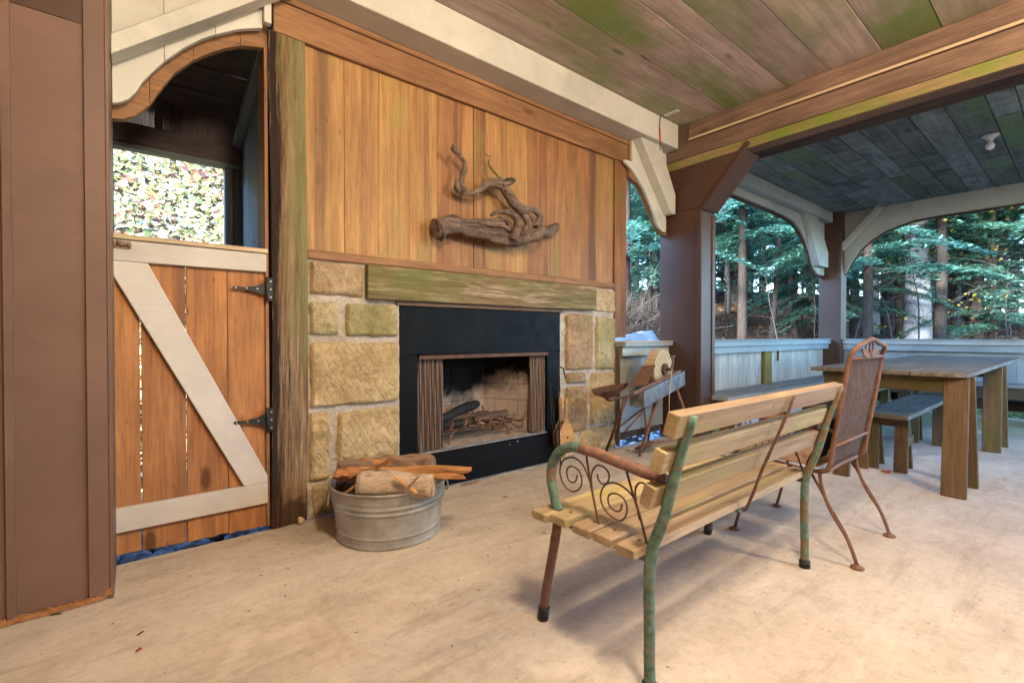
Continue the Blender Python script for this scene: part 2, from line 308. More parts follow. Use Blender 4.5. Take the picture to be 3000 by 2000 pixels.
# outdoors
def foliage(name, cols, trans=.35):
    m = N(name); g = m.n.new('ShaderNodeNewGeometry'); col = m.ramp(g.outputs['Random Per Island'], cols)
    n = m.noise(.9, m.raw, 3); col = m.mix(.7, col, m.ramp(n, [(.3, (.6, .65, .7)), (.7, (1.25, 1.2, 1.1))]), 'MULTIPLY')
    m.fin(col, .6, None, 0, .3)
    t = m.n.new('ShaderNodeBsdfTranslucent'); m.l(col, t.inputs[0]); mx = m.n.new('ShaderNodeMixShader'); mx.inputs[0].default_value = trans
    out = m.n['Material Output']; m.l(m.b.outputs[0], mx.inputs[1]); m.l(t.outputs[0], mx.inputs[2]); m.l(mx.outputs[0], out.inputs[0]); return m.m
M['hemlock'] = foliage('hemlock_needles', [(0, (.045, .15, .12)), (.5, (.10, .26, .20)), (1, (.19, .40, .31))], .45)
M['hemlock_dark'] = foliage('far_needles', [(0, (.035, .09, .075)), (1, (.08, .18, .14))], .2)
M['yellow'] = foliage('yellow_leaves', [(0, (.3, .3, .05)), (.5, (.5, .42, .08)), (1, (.45, .25, .06))], .5)
M['bankleaf'] = foliage('bank_leaves', [(0, (.3, .3, .08)), (.2, (.55, .52, .15)), (.45, (.85, .80, .62)), (.65, (.85, .72, .32)), (.82, (.6, .42, .18)), (.93, (.5, .22, .12)), (1, (.35, .10, .1))], .4)
M['litter'] = foliage('dead_leaves', [(0, (.09, .05, .035)), (.5, (.19, .11, .075)), (.85, (.3, .2, .14)), (1, (.4, .3, .22))], .1)
M['grass'] = foliage('grass_blades', [(0, (.1, .2, .04)), (1, (.25, .35, .1))], .3)
def bark(name, a, b):
    m = N(name); g = m.noise(6, m.map((9, 9, 1.2), co=m.raw), 6, .7, .4)
    col = m.ramp(g, [(.3, a), (.65, b)]); return m.fin(col, .95, m.bump(g, 1, .03), 0, .1)
M['bark_dark'] = bark('dark_bark', (.025, .02, .018), (.075, .06, .05))
M['bark_grey'] = bark('grey_bark', (.16, .165, .18), (.42, .43, .46))
M['bark_mid'] = bark('mid_bark', (.045, .042, .04), (.13, .125, .12))
def groundm():
    m = N('forest_floor'); a = m.noise(.6, m.raw, 6, .7); b = m.noise(18, m.raw, 6, .8)
    col = m.ramp(b, [(.3, (.04, .028, .02)), (.6, (.12, .075, .05)), (.8, (.2, .13, .09))]); col = m.mix(m.rng(a, .55, .7, 0, .5), col, (.06, .08, .03))
    return m.fin(col, .95, m.bump(b, 1, .05), 0, .1)
M['ground'] = groundm()
M['rock'] = simple('pale_rock', (.26, .29, .32), .9, 0, 1., 6, .4, .2)
M['gravel'] = simple('gravel', (.40, .44, .5), .9, 0, 1., 20, .5, .2)
M['roof'] = simple('roof_shingle', (.08, .07, .065), .95)

# ------------------------------------------------------------------ builders
W = {}
def tag(o, label=None, cat=None, group=None, kind=None):
    if label: o['label'] = label
    if cat: o['category'] = cat
    if group: o['group'] = group
    if kind: o['kind'] = kind
    return o
def place(o, mw, parent=None):
    W[o] = mw
    if parent is not None:
        o.parent = parent; o.matrix_basis = W[parent].inverted() @ mw
    else: o.matrix_basis = mw
def thing(name, loc, label, cat, group=None, kind=None):
    o = bpy.data.objects.new(name, None); C.objects.link(o); o.empty_display_size = .1
    place(o, Matrix.Translation(loc)); return tag(o, label, cat, group, kind)
def link(name, me, mw, mat, parent=None):
    o = bpy.data.objects.new(name, me); C.objects.link(o)
    if mat is not None and not me.materials: me.materials.append(mat)
    place(o, mw, parent); return o
def frame(o, x, z):
    x = Vector(x).normalized(); z = Vector(z); z = (z - x*z.dot(x)).normalized(); y = z.cross(x)
    return Matrix(((x.x, y.x, z.x, o[0]), (x.y, y.y, z.y, o[1]), (x.z, y.z, z.z, o[2]), (0, 0, 0, 1)))
def bmesh_box(L, w, t, bev):
    bm = bmesh.new(); bmesh.ops.create_cube(bm, size=1)
    bmesh.ops.scale(bm, vec=(L, w, t), verts=bm.verts)
    if bev: bmesh.ops.bevel(bm, geom=bm.edges[:], offset=min(bev, t*.3, w*.3), segments=1, affect='EDGES')
    return bm
def tomesh(bm, name, smooth=False):
    me = bpy.data.meshes.new(name); bm.to_mesh(me); bm.free()
    if smooth:
        for p in me.polygons: p.use_smooth = True
    return me
def plank(name, a, b, w, t, n, mat, parent=None, bev=.002, warp=0.):
    """board from a to b, w wide, t thick with thickness normal n"""
    a, b = Vector(a), Vector(b); L = (b-a).length
    bm = bmesh_box(L, w, t, bev)
    if warp:
        for v in bm.verts:
            v.co.z += random.uniform(-warp, warp); v.co.y += random.uniform(-warp, warp)
    return link(name, tomesh(bm, name), frame((a+b)/2, b-a, n), mat, parent)
def box(name, x0, x1, y0, y1, z0, z1, mat, parent=None, bev=.002, axis=None, warp=0.):
    d = [x1-x0, y1-y0, z1-z0]; c = Vector(((x0+x1)/2, (y0+y1)/2, (z0+z1)/2))
    la = axis if axis is not None else d.index(max(d)); rest = [i for i in range(3) if i != la]
    ta = min(rest, key=lambda i: d[i]); wa = [i for i in rest if i != ta][0]
    e = Vector([1 if i == la else 0 for i in range(3)])*d[la]/2; n = [1 if i == ta else 0 for i in range(3)]
    return plank(name, c-e, c+e, d[wa], d[ta], n, mat, parent, bev, warp)
def catmull(pts, n=6, closed=False):
    P = [Vector(p) for p in pts]; out = []
    m = len(P)
    for i in range(m if closed else m-1):
        p0 = P[(i-1) % m] if closed or i > 0 else P[0]*2-P[1]; p1 = P[i]; p2 = P[(i+1) % m]
        p3 = P[(i+2) % m] if closed or i+2 < m else P[-1]*2-P[-2]
        for k in range(n):
            t = k/n; out.append(.5*((2*p1)+(-p0+p2)*t+(2*p0-5*p1+4*p2-p3)*t*t+(-p0+3*p1-3*p2+p3)*t**3))
    if not closed: out.append(P[-1])
    return out
def tube_bm(pts, rad, res=8, closed=False, nz=0., nzs=20, flat=1.):
    pts = [Vector(p) for p in pts]; n = len(pts)
    if not hasattr(rad, '__len__'): rad = [rad]*n
    elif len(rad) != n:
        rr = []
        for i in range(n):
            t = i/(n-1)*(len(rad)-1); k = min(int(t), len(rad)-2); rr.append(rad[k]+(rad[k+1]-rad[k])*(t-k))
        rad = rr
    bm = bmesh.new(); rings = []
    T = []
    for i in range(n):
        a = pts[(i-1) % n] if closed or i else pts[0]; b = pts[(i+1) % n] if closed or i < n-1 else pts[-1]
        T.append((b-a).normalized())
    u = T[0].orthogonal().normalized()
    for i in range(n):
        u = (u-T[i]*u.dot(T[i])).normalized(); v = T[i].cross(u); ring = []
        for k in range(res):
            an = 2*math.pi*k/res; d = u*math.cos(an)*flat+v*math.sin(an); p = pts[i]+d*rad[i]
            if nz: p += d*rad[i]*nz*noise.noise(p*nzs)
            ring.append(bm.verts.new(p))
        rings.append(ring)
    for i in range(n if closed else n-1):
        A, B = rings[i], rings[(i+1) % n]
        for k in range(res): bm.faces.new((A[k], A[(k+1) % res], B[(k+1) % res], B[k]))
    if not closed: bm.faces.new(rings[0][::-1]); bm.faces.new(rings[-1])
    return bm
def tube(name, pts, rad, mat, parent=None, res=8, closed=False, spl=0, nz=0., nzs=20, along=False, flat=1.):
    if spl: pts = catmull(pts, spl, closed)
    pts = [Vector(p) for p in pts]
    c = sum(pts, Vector())/len(pts)
    mw = frame(c, pts[-1]-pts[0], (0, .01, 1)) if along and not closed else Matrix.Translation(c)
    bm = tube_bm(pts, rad, res, closed, nz, nzs, flat); bmesh.ops.recalc_face_normals(bm, faces=bm.faces); bm.transform(mw.inverted())
    me = tomesh(bm, name, True)
    for p in me.polygons:
        if len(p.vertices) > 4: p.use_smooth = False
    return link(name, me, mw, mat, parent)
def prism(name, poly, o, ux, uy, thick, mat, parent=None, bev=.0015):
    """poly of (a,b) in plane o + a*ux + b*uy, extruded by thick along ux x uy; grain along ux"""
    ux, uy = Vector(ux), Vector(uy); nn = ux.cross(uy)
    ca = sum(p[0] for p in poly)/len(poly); cb = sum(p[1] for p in poly)/len(poly)
    mw = frame(Vector(o)+ux*ca+uy*cb, ux, nn); bm = bmesh.new()
    v = [bm.verts.new((p[0]-ca, p[1]-cb, 0)) for p in poly]; f = bm.faces.new(v)
    r = bmesh.ops.extrude_face_region(bm, geom=[f]); bmesh.ops.translate(bm, vec=(0, 0, thick), verts=[x for x in r['geom'] if isinstance(x, bmesh.types.BMVert)])
    bmesh.ops.recalc_face_normals(bm, faces=bm.faces)
    if bev: bmesh.ops.bevel(bm, geom=[e for e in bm.edges if len(e.link_faces) == 2 and e.calc_face_angle(0) > .6], offset=bev, segments=1, affect='EDGES')
    return link(name, tomesh(bm, name), mw, mat, parent)
def lathe(name, prof, c, mat, parent=None, res=48, smooth=True):
    bm = bmesh.new(); rings = []
    for r, z in prof: rings.append([bm.verts.new((r*math.cos(2*math.pi*k/res), r*math.sin(2*math.pi*k/res), z)) for k in range(res)])
    for A, B in zip(rings, rings[1:]):
        for k in range(res): bm.faces.new((A[k], A[(k+1) % res], B[(k+1) % res], B[k]))
    bmesh.ops.recalc_face_normals(bm, faces=bm.faces)
    return link(name, tomesh(bm, name, smooth), Matrix.Translation(c), mat, parent)
def arr_mesh(name, V, F, smooth=False):
    """V (n,3), F (m,k) numpy"""
    me = bpy.data.meshes.new(name); k = F.shape[1]
    me.vertices.add(len(V)); me.vertices.foreach_set('co', V.astype(np.float32).ravel())
    me.loops.add(F.size); me.loops.foreach_set('vertex_index', F.astype(np.int32).ravel())
    me.polygons.add(len(F)); me.polygons.foreach_set('loop_start', np.arange(0, F.size, k, dtype=np.int32)); me.polygons.foreach_set('loop_total', np.full(len(F), k, dtype=np.int32))
    me.update(calc_edges=True); me.validate()
    if smooth: me.polygons.foreach_set('use_smooth', np.ones(len(F), bool))
    return me
def rockmesh(name, rx, ry, rz, nz=.3, sc=2.5, sub=3, seed=0.):
    bm = bmesh.new(); bmesh.ops.create_icosphere(bm, subdivisions=sub, radius=1)
    for v in bm.verts:
        d = v.co.normalized(); v.co = Vector((d.x*rx, d.y*ry, d.z*rz))*(1+nz*noise.noise(d*sc+Vector((seed, seed*.7, 3)))+nz*.4*noise.noise(d*sc*3+Vector((seed, 0, 0))))
    return tomesh(bm, name, True)

# ------------------------------------------------------------------ SETTING : floor, terrain
fl = box('floor', -2.2, 8.72, -2.6, 2.79, -.14, 0, M['concrete'], None, 0); tag(fl, 'beige concrete patio floor with stains and moss under the table', kind='structure')
def hgt(x, y):
    sx = np.clip((x-1.6)/4.0, 0, 1); sx = sx*sx*(3-2*sx); s = .80*(1-sx)+.1*sx
    h = -.16+s*np.clip(y-4.5, 0, 7)
    far = np.clip(np.hypot(np.clip(x-9, 0, None), np.clip(y-4, 0, None))-1.0, 0, 60)
    h = h+.14*far*sx*np.exp(-far/60)
    h = h+.11*np.clip(y-3, 0, 12)*np.clip((x-7)/3, 0, 1)
    h = h+.35*np.clip(y-8, 0, 9)*np.clip((9-x)/6, 0, 1)*sx*.5
    return h
def hn(x, y): return float(hgt(np.float64(x), np.float64(y)))+.12*noise.noise(Vector((x*.6, y*.6, 0)))*(1 if (y > 4.2 or x > 9.5) else .15)
ax = np.unique(np.concatenate([np.linspace(-8, 30, 150), np.linspace(30, 400, 24), np.linspace(-400, -8, 20)]))
ay = np.unique(np.concatenate([np.linspace(-30, 35, 170), np.linspace(35, 400, 22), np.linspace(-400, -30, 20)]))
GX, GY = np.meshgrid(ax, ay); GZ = np.vectorize(hn)(GX, GY)
inside = (GX > -2.1) & (GX < 8.7) & (GY > -2.5) & (GY < 2.75); GZ[inside] = -.2
V = np.stack([GX.ravel(), GY.ravel(), GZ.ravel()], 1); nx = len(ax); ny = len(ay)
I = (np.arange(ny-1)[:, None]*nx+np.arange(nx-1)[None]).ravel(); F = np.stack([I, I+1, I+nx+1, I+nx], 1)
g = link('ground', arr_mesh('ground', V, F, True), Matrix(), M['ground']); tag(g, 'forest floor rising away from the pavilion', kind='structure')

# ------------------------------------------------------------------ SETTING : ceilings
cl = box('ceiling', -2.2, 4.28, -2.6, 2.9, 3.165, 3.2, M['dark_board'], None, 0); tag(cl, 'pinkish brown board ceiling with green algae patches', kind='structure')
ys = [2.9, 2.62, 2.335, 2.118, 1.787, 1.616, 1.306, .971, .645, .32, -.01, -.33, -.62, -.95, -1.28, -1.6, -1.95, -2.3, -2.6]
for a, b in zip(ys, ys[1:]):
    box('board', -2.2, 4.278, b+.002, a-.002, 3.14+random.uniform(0, .003), 3.162, M['ceil'], cl, .003, 0)
fc = box('far_ceiling', 4.6, 8.9, -2.6, 2.72, 2.985, 3.02, M['dark_board'], None, 0); tag(fc, 'dark weathered plank ceiling over the dining area', kind='structure')
ys = [2.72, 2.5, 2.30, 2.109, 1.846, 1.696, 1.536, 1.364, 1.174, 1.007, .78, .538, .373, .2, -.02, -.22, -.4, -.62, -.85, -1.05, -1.28, -1.5, -1.75, -2., -2.3, -2.6]
for a, b in zip(ys, ys[1:]):
    xs = [4.6, random.uniform(5.6, 7.8), 8.9]
    for x0, x1 in zip(xs, xs[1:]):
        box('board', x0+.002, x1-.002, b+.003, a-.003, 2.955+random.uniform(0, .004), 2.983, M['farceil'], fc, .003, 0)
rf = thing('pavilion_roof', (3.5, 0, 3.3), 'dark shingled roof slab above the pavilion ceilings', 'roof')
box('roof_deck', -3.0, 9.6, -3.3, 3.35, 3.215, 3.3, M['roof'], rf, 0)

# ------------------------------------------------------------------ left brown wall
lw = thing('brown_siding_wall', (-.6, 2.45, 0), 'brown painted board and batten wall at far left with rotted bottom edge', 'wall')
def rotpanel(name, x0, x1, y, z0, z1, th, amp):
    n = max(6, int((x1-x0)/.008)); poly = [(x0, z1), (x0, z0)]
    for i in range(1, n): 
        x = x0+(x1-x0)*i/n; poly.append((x, z0+amp*max(0, .55+.9*noise.noise(Vector((x*17, y, 2)))+.5*noise.noise(Vector((x*60, y, 5))))))
    poly += [(x1, z0+amp), (x1, z1)]
    return prism(name, poly[::-1], (0, y, 0), (1, 0, 0), (0, 0, 1), th, M['brown'], lw, 0)
rotpanel('siding_panel', -1.6, -.088, 2.462, .0, 3.14, -.02, .022)
rotpanel('batten', -.148, -.088, 2.449, .004, 3.14, -.013, .03)
for x in (-.345, -.62, -.9): rotpanel('batten', x-.024, x, 2.449, .0, 3.14, -.013, .006)
box('upper_shade_band', -1.6, -.15, 2.458, 2.4615, 2.256, 3.14, M['brown_shaded'], lw, 0)  # thin dark sheet standing in for shade on the upper siding
box('corner_trim', -.088, -.074, 2.449, 2.80, .0005, 3.14, M['brown'], lw, .003)
box('rear_panel', -1.6, -.0885, 2.80, 2.82, .0, 3.14, M['brown'], lw, 0)
rp_ = []; rq_ = []
for i in range(61):
    x = -.42+.34*i/60; rp_.append((x, .024+.010*noise.noise(Vector((x*40, 3, 1)))+.012*noise.noise(Vector((x*110, 9, 1)))+(.02 if x > -.10 else 0))); rq_.append((x, .004+.006*noise.noise(Vector((x*55, 1, 7)))+(.012 if x > -.10 else 0)))
prism('rot_fibre', rp_[::-1]+[(x, max(.001, z)) for x, z in rq_], (0, 2.4475, 0), (1, 0, 0), (0, 0, 1), -.012, M['rot'], lw, 0)
# rest of the room, behind the camera
sw = thing('brown_side_wall', (-1.6, 0, 0), 'brown board wall closing the porch to the left of the camera', 'wall')
for i in range(13): box('siding_board', -1.62, -1.6, -2.5+i*.38, -2.5+i*.38+.378, 0.02, 3.14, M['brown'], sw, .002)
bw = thing('brown_back_wall', (1.3, -2.5, 0), 'brown board wall closing the porch behind the camera', 'wall')
for i in range(14): box('siding_board', -1.6+i*.39, -1.6+i*.39+.388, -2.52, -2.5, 0.02, 3.14, M['brown'], bw, .002)

# ------------------------------------------------------------------ cream beam above the hearth wall
bm_ = thing('cream_beam', (1.8, 2.67, 3.0), 'long cream painted beam running above the cedar wall under the ceiling', 'beam')
box('beam', -1.6, 4.2, 2.574, 2.774, 2.9, 3.137, M['cream'], bm_, .006)
# arched door header
ah = thing('arched_door_header', (.25, 2.76, 2.5), 'cream and cedar arched header with a diagonal brace over the half door', 'door header')
arch = [(-.072, 2.085), (-.045, 2.096), (-.015, 2.121), (.01, 2.16), (.035, 2.215), (.067, 2.266), (.115, 2.336), (.186, 2.423), (.262, 2.499), (.32, 2.544), (.418, 2.61), (.49, 2.645), (.53, 2.662)]
xs = [-.072, .115, .32, .53]
def seg(arch, xa, xb, top):
    f = lambda x: float(np.interp(x, [q[0] for q in arch], [q[1] for q in arch]))
    return [(xa, f(xa))]+[(x, z) for x, z in arch if xa+1e-4 < x < xb-1e-4]+[(xb, f(xb)), (xb, top), (xa, top)]
for i, (xa, xb) in enumerate(zip(xs, xs[1:])):
    prism('header_board', seg(arch, xa+(0.001 if i else 0), xb-.001, 2.898), (0, 2.735, 0), (1, 0, 0), (0, 0, 1), -.03, M['cream'], ah, .001)
box('end_block', .531, .566, 2.70, 2.74, 2.68, 2.898, M['cream'], ah, .003)
arch2 = [(-.075, 2.04), (-.04, 2.045), (.009, 2.077), (.061, 2.142), (.094, 2.21), (.121, 2.261), (.156, 2.323), (.233, 2.415), (.299, 2.474), (.375, 2.53), (.438, 2.566), (.50, 2.585), (.565, 2.6)]
xs = [-.075, .061, .233, .438, .565]
for i, (xa, xb) in enumerate(zip(xs, xs[1:])):
    prism('arch_board', seg(arch2, xa+(0.0008 if i else 0), xb-.0008, 2.72), (0, 2.80, 0), (1, 0, 0), (0, 0, 1), -.04, M['trim'], ah, .001)
prism('knee_brace', [(-.072, 2.24), (.70, 2.899), (.585, 2.899), (-.072, 2.325)], (0, 2.703, 0), (1, 0, 0), (0, 0, 1), .10, M['cream'], ah, .003)

# ------------------------------------------------------------------ weathered post
def roughpost(name, x0, x1, y0, y1, z0, z1, mat, parent=None):
    bm = bmesh.new(); nzv = 60; rings = []
    cs = [(0, 0), (.33, 0), (.66, 0), (1, 0), (1, 1), (0, 1)]
    for i in range(nzv+1):
        z = z0+(z1-z0)*i/nzv; ring = []
        for j, (a, b) in enumerate(cs):
            x = x0+(x1-x0)*a; y = y0+(y1-y0)*b; q = Vector((x*8, y*8, z*2.2))
            wob = .006+.012*max(0, 1-(z-z0)/.35)
            x += wob*noise.noise(q)*(1 if a in (0, 1) else .3)+(.008*math.sin(z*1.3)); y += wob*1.1*noise.noise(q+Vector((9, 9, 9)))
            zz = z+(.03*noise.noise(Vector((x*50, y*50, 0))) if i == 0 else 0)
            ring.append(bm.verts.new((x, y, max(0.001, zz))))
        rings.append(ring)
    for A, B in zip(rings, rings[1:]):
        for k in range(6): bm.faces.new((A[k], A[(k+1) % 6], B[(k+1) % 6], B[k]))
    bm.faces.new(rings[0][::-1]); bm.faces.new(rings[-1])
    bmesh.ops.recalc_face_normals(bm, faces=bm.faces)
    mw = frame(((x0+x1)/2, (y0+y1)/2, (z0+z1)/2), (0, 0, 1), (0, -1, 0)); bm.transform(mw.inverted())
    return link(name, tomesh(bm, name), mw, mat, parent)
rp = roughpost('timber_post', .566, .752, 2.775, 2.95, 0, 2.69, M['log']); tag(rp, 'weathered timber post streaked black and green between the half door and the stones', 'post')
st = box('door_jamb_strip', .546, .5635, 2.79, 2.95, .02, 2.6, M['trim'], None, .002); tag(st, 'thin reddish wood jamb strip beside the half door opening', 'door jamb')

# ------------------------------------------------------------------ cedar wall
cw = thing('cedar_wall', (2.1, 2.8, 1.54), 'orange cedar plank wall above the stone fireplace', 'wall')
xs = [.757, .977, 1.19, 1.398, 1.605, 1.806, 1.908, 2.007, 2.206, 2.42, 2.672, 2.8, 3.039, 3.233, 3.474]
for i, (a, b) in enumerate(zip(xs, xs[1:])):
    ga = .0006; gb = .004 if i == 5 else .0006
    box('plank', a+ga, b-gb, 2.80+random.uniform(-.002, .002), 2.822, 1.51, 2.72, M['cedar'], cw, .0012)
box('backing', .76, 3.64, 2.83, 2.85, 1.3, 2.95, M['dark_board'], cw, 0)
box('frieze_board', .590, 3.652, 2.768, 2.797, 2.69, 2.862, M['trim'], cw, .004)
box('frieze_cap', .590, 3.655, 2.758, 2.797, 2.864, 2.899, M['trim'], cw, .003)
box('lower_moulding', .756, 3.474, 2.772, 2.80, 1.487, 1.541, M['trim'], cw, .008)
box('end_board', 3.476, 3.645, 2.778, 2.80, 1.036, 2.688, M['cedar_dark'], cw, .003)
box('end_return', 3.625, 3.645, 2.802, 3.0, 1.036, 2.688, M['cedar_dark'], cw, .003)

# ------------------------------------------------------------------ stone fireplace
sf = thing('stone_fireplace', (2.1, 2.8, 0), 'fireplace wall of rough tan sandstone blocks with pale mortar', 'fireplace')
def mortar(x0, x1, z0, z1):
    nx_, nz_ = max(4, int((x1-x0)/.02)), max(4, int((z1-z0)/.02)); bm = bmesh.new(); g = []
    for j in range(nz_+1):
        row = []
        for i in range(nx_+1):
            x = x0+(x1-x0)*i/nx_; z = z0+(z1-z0)*j/nz_; row.append(bm.verts.new((x, 2.797-.012*abs(noise.noise(Vector((x*9, z*9, 0))))-.006*noise.noise(Vector((x*40, z*40, 3))), z)))
        g.append(row)
    for j in range(nz_):
        for i in range(nx_): bm.faces.new((g[j][i], g[j][i+1], g[j+1][i+1], g[j+1][i]))
    c = Vector(((x0+x1)/2, 2.8, (z0+z1)/2)); bm.transform(Matrix.Translation(-c)); link('mortar', tomesh(bm, 'mortar', True), Matrix.Translation(c), M['mortar'], sf)
mortar(.755, 1.322, 0, 1.487); mortar(2.778, 3.49, 0, 1.487)
sid = [0]
def stone(x0, x1, z0, z1, mat, proud=.03):
    sid[0] += 1; s0 = sid[0]*5.3
    nx_, nz_ = max(8, int((x1-x0)/.016)), max(8, int((z1-z0)/.016)); bm = bmesh.new(); g = []
    cx, cz = (x0+x1)/2, (z0+z1)/2; hx, hz = (x1-x0)/2, (z1-z0)/2
    for j in range(nz_+1):
        row = []
        for i in range(nx_+1):
            u = 2*i/nx_-1; v = 2*j/nz_-1
            cr = 1-.02*(u*u*v*v); x = cx+hx*u*cr; z = cz+hz*v*cr
            e = Vector((u*2+s0, v*2, 0))
            x += .010*noise.noise(Vector((s0, z*9, 1)))*abs(u)+.004*noise.noise(Vector((s0, z*45, 4)))*abs(u); z += .010*noise.noise(Vector((x*9, s0, 2)))*abs(v)+.004*noise.noise(Vector((x*45, s0, 7)))*abs(v)
            edge = max(abs(u), abs(v)); dm = min((1-abs(u))*hx, (1-abs(v))*hz)
            rnd = min(1, dm/.012+.25)
            y = 2.797-proud*rnd-(.008*noise.noise(Vector((x*6+s0, z*6, 0)))+.007*noise.noise(Vector((x*20, z*24, s0)))+.004*abs(noise.noise(Vector((x*35, z*35, s0+5))))+.0025*noise.noise(Vector((x*60, z*60, s0))))*rnd
            if edge > .999: y = 2.815
            row.append(bm.verts.new((x, y, z)))
        g.append(row)
    for j in range(nz_):
        for i in range(nx_): bm.faces.new((g[j][i], g[j][i+1], g[j+1][i+1], g[j+1][i]))
    c = Vector((cx, 2.8, cz)); bm.transform(Matrix.Translation(-c)); return link('stone', tomesh(bm, 'stone', True), Matrix.Translation(c), mat, sf)
P_, Q_, G_, D_ = 'stone', 'stone_pale', 'stone_moss', 'stone_red'
for a in [(0.765, 1.086, 1.282, 1.486, Q_), (0.763, 0.939, 1.049, 1.254, G_), (0.972, 1.320, 1.042, 1.251, G_), (0.765, 1.322, 0.632, 1.022, P_), (0.761, 0.889, 0.212, 0.616, P_),
          (0.922, 1.322, 0.107, 0.606, P_), (0.772, 0.984, 0.017, 0.199, Q_), (0.997, 1.324, 0.009, 0.099, Q_),
          (3.187, 3.482, 1.259, 1.482, Q_), (2.827, 3.176, 0.749, 1.247, D_), (3.209, 3.478, 0.739, 1.229, G_), (2.837, 3.084, 0.637, 0.739, D_), (3.147, 3.480, 0.247, 0.726, P_),
          (2.823, 3.096, 0.212, 0.622, D_), (3.017, 3.482, 0.007, 0.239, P_), (2.797, 2.994, 0.007, 0.199, Q_)]: stone(*a[:4], M[a[4]])
box('mantel_board', 1.096, 3.178, 2.742, 2.79, 1.277, 1.484, M['mantel'], sf, .004)
box('mantel_ledge', 1.30, 2.80, 2.775, 2.81, 1.247, 1.276, M['old_trim'], sf, .002)
box('side_return', 3.482, 3.5, 2.79, 3.0, 0, 1.036, M['old_trim'], sf, .002)
box('wall_core', .76, 1.32, 2.835, 3.1, 0, 1.5, M['mortar'], sf, 0); box('wall_core', 2.785, 3.48, 2.835, 3.1, 0, 1.5, M['mortar'], sf, 0)

# ------------------------------------------------------------------ firebox
fi = thing('fireplace_insert', (2.05, 2.8, 0), 'black steel fireplace insert with drawn mesh curtains and a brick lined firebox', 'fireplace insert')
Y0 = 2.795
box('surround_panel', 1.324, 2.776, Y0, 2.825, .928, 1.246, M['black'], fi, .002)
box('surround_panel', 1.324, 1.455, Y0, 2.825, .0, .9265, M['black'], fi, .002)
box('surround_panel', 2.632, 2.776, Y0, 2.825, .0, .9265, M['black'], fi, .002)
box('surround_panel', 1.4565, 2.6305, Y0, 2.825, .012, .255, M['black'], fi, .002)
box('base_trim', 1.33, 2.74, 2.775, 2.793, 0.001, .012, M['galv'], fi, .002)
box('hood_strip', 1.462, 2.632, 2.785, 2.794, .893, .922, M['rust_dark'], fi, .002)
box('hood_lip', 1.455, 2.64, 2.775, 2.7945, .922, .932, M['black'], fi, .002)
box('curtain_rail', 1.457, 2.63, 2.80, 2.812, .258, .268, M['galvdark'], fi, .001)
def wallq(name, a, b, z0, z1, rows, cols, off=0):
    """brick wall between floor points a,b, bricks as separate pieces"""
    a, b = Vector(a), Vector(b); L = (b-a).length; d = (b-a)/L; n = Vector((0, 0, 1)).cross(d)
    plank('brick_backing', a+Vector((0, 0, (z0+z1)/2))-n*-.016, b+Vector((0, 0, (z0+z1)/2))-n*-.016, z1-z0, .012, n, M['char'], fi, 0)
    h = (z1-z0)/rows
    for r_ in range(rows):
        w0 = L/cols; s = -w0/2 if (r_+off) % 2 else 0
        while s < L-.01:
            x0, x1 = max(0, s), min(L, s+w0)
            if x1-x0 > .02: plank('brick', a+d*(x0+.002)+Vector((0, 0, z0+h*(r_+.5))), a+d*(x1-.002)+Vector((0, 0, z0+h*(r_+.5))), h-.004, .02, n, M['firebrick'], fi, .001)
            s += w0
FB = [(1.50, 2.84), (1.78, 3.27), (2.33, 3.27), (2.61, 2.84)]
wallq('l', (*FB[0], 0), (*FB[1], 0), .25, 1.05, 6, 2.5); wallq('b', (*FB[1], 0), (*FB[2], 0), .25, 1.05, 6, 2.5, 1); wallq('r', (*FB[2], 0), (*FB[3], 0), .25, 1.05, 6, 2.5)
prism('hearth_floor', [FB[0], (1.44, 2.80), (2.66, 2.80), FB[3], FB[2], FB[1]][::-1], (0, 0, .2475), (1, 0, 0), (0, 1, 0), .012, M['ash'], fi, 0)
box('firebox_top', 1.4, 2.7, 2.827, 3.35, 1.05, 1.07, M['black'], fi, 0)
def curtain(x0, x1, folds):
    n = folds*10; nzv = 14; bm = bmesh.new(); g = []
    for j in range(nzv+1):
        row = []
        for i in range(n+1):
            t = i/n; z = .272+(.893-.272)*j/nzv; a = t*folds*2*math.pi+.3*noise.noise(Vector((t*4, z*2, 0)))
            row.append(bm.verts.new((x0+(x1-x0)*t+.004*math.sin(z*9+i), 2.835+.012*math.sin(a)*(1.2-.4*j/nzv), z)))
        g.append(row)
    for j in range(nzv):
        for i in range(n): bm.faces.new((g[j][i], g[j][i+1], g[j+1][i+1], g[j+1][i]))
    c = Vector(((x0+x1)/2, 2.835, .58)); bm.transform(Matrix.Translation(-c)); link('mesh_curtain', tomesh(bm, 'curtain', True), Matrix.Translation(c), M['curtain'], fi)
curtain(1.458, 1.665, 11); curtain(2.475, 2.63, 8)
# grate
gr = thing('fire_grate', (2.05, 3.0, .26), 'rusty iron fire grate with upturned bars standing in the firebox', 'fire grate')
tube('front_bar', [(1.70, 2.93, .355), (2.40, 2.93, .365)], .008, M['rust_dark'], gr)
tube('rear_bar', [(1.72, 3.14, .355), (2.36, 3.14, .365)], .008, M['rust_dark'], gr)
for i in range(7):
    x = 1.74+i*.115
    tube('grate_bar', [(x+.03, 2.865, .435), (x+.02, 2.875, .385), (x+.005, 2.91, .362), (x, 3.0, .36), (x-.02, 3.16, .365), (x-.04, 3.2, .43), (x-.045, 3.205, .47)], .009, M['rust'], gr, 6, spl=4, flat=.6)
for x in (1.8, 2.31):
    for y in (2.93, 3.14):
        s = 1 if x > 2 else -1
        tube('leg', [(x-.03*s, y, .355), (x, y, .33), (x+.02*s, y, .29), (x+.025*s, y, .262)], .010, M['rust'], gr, 6, spl=4)
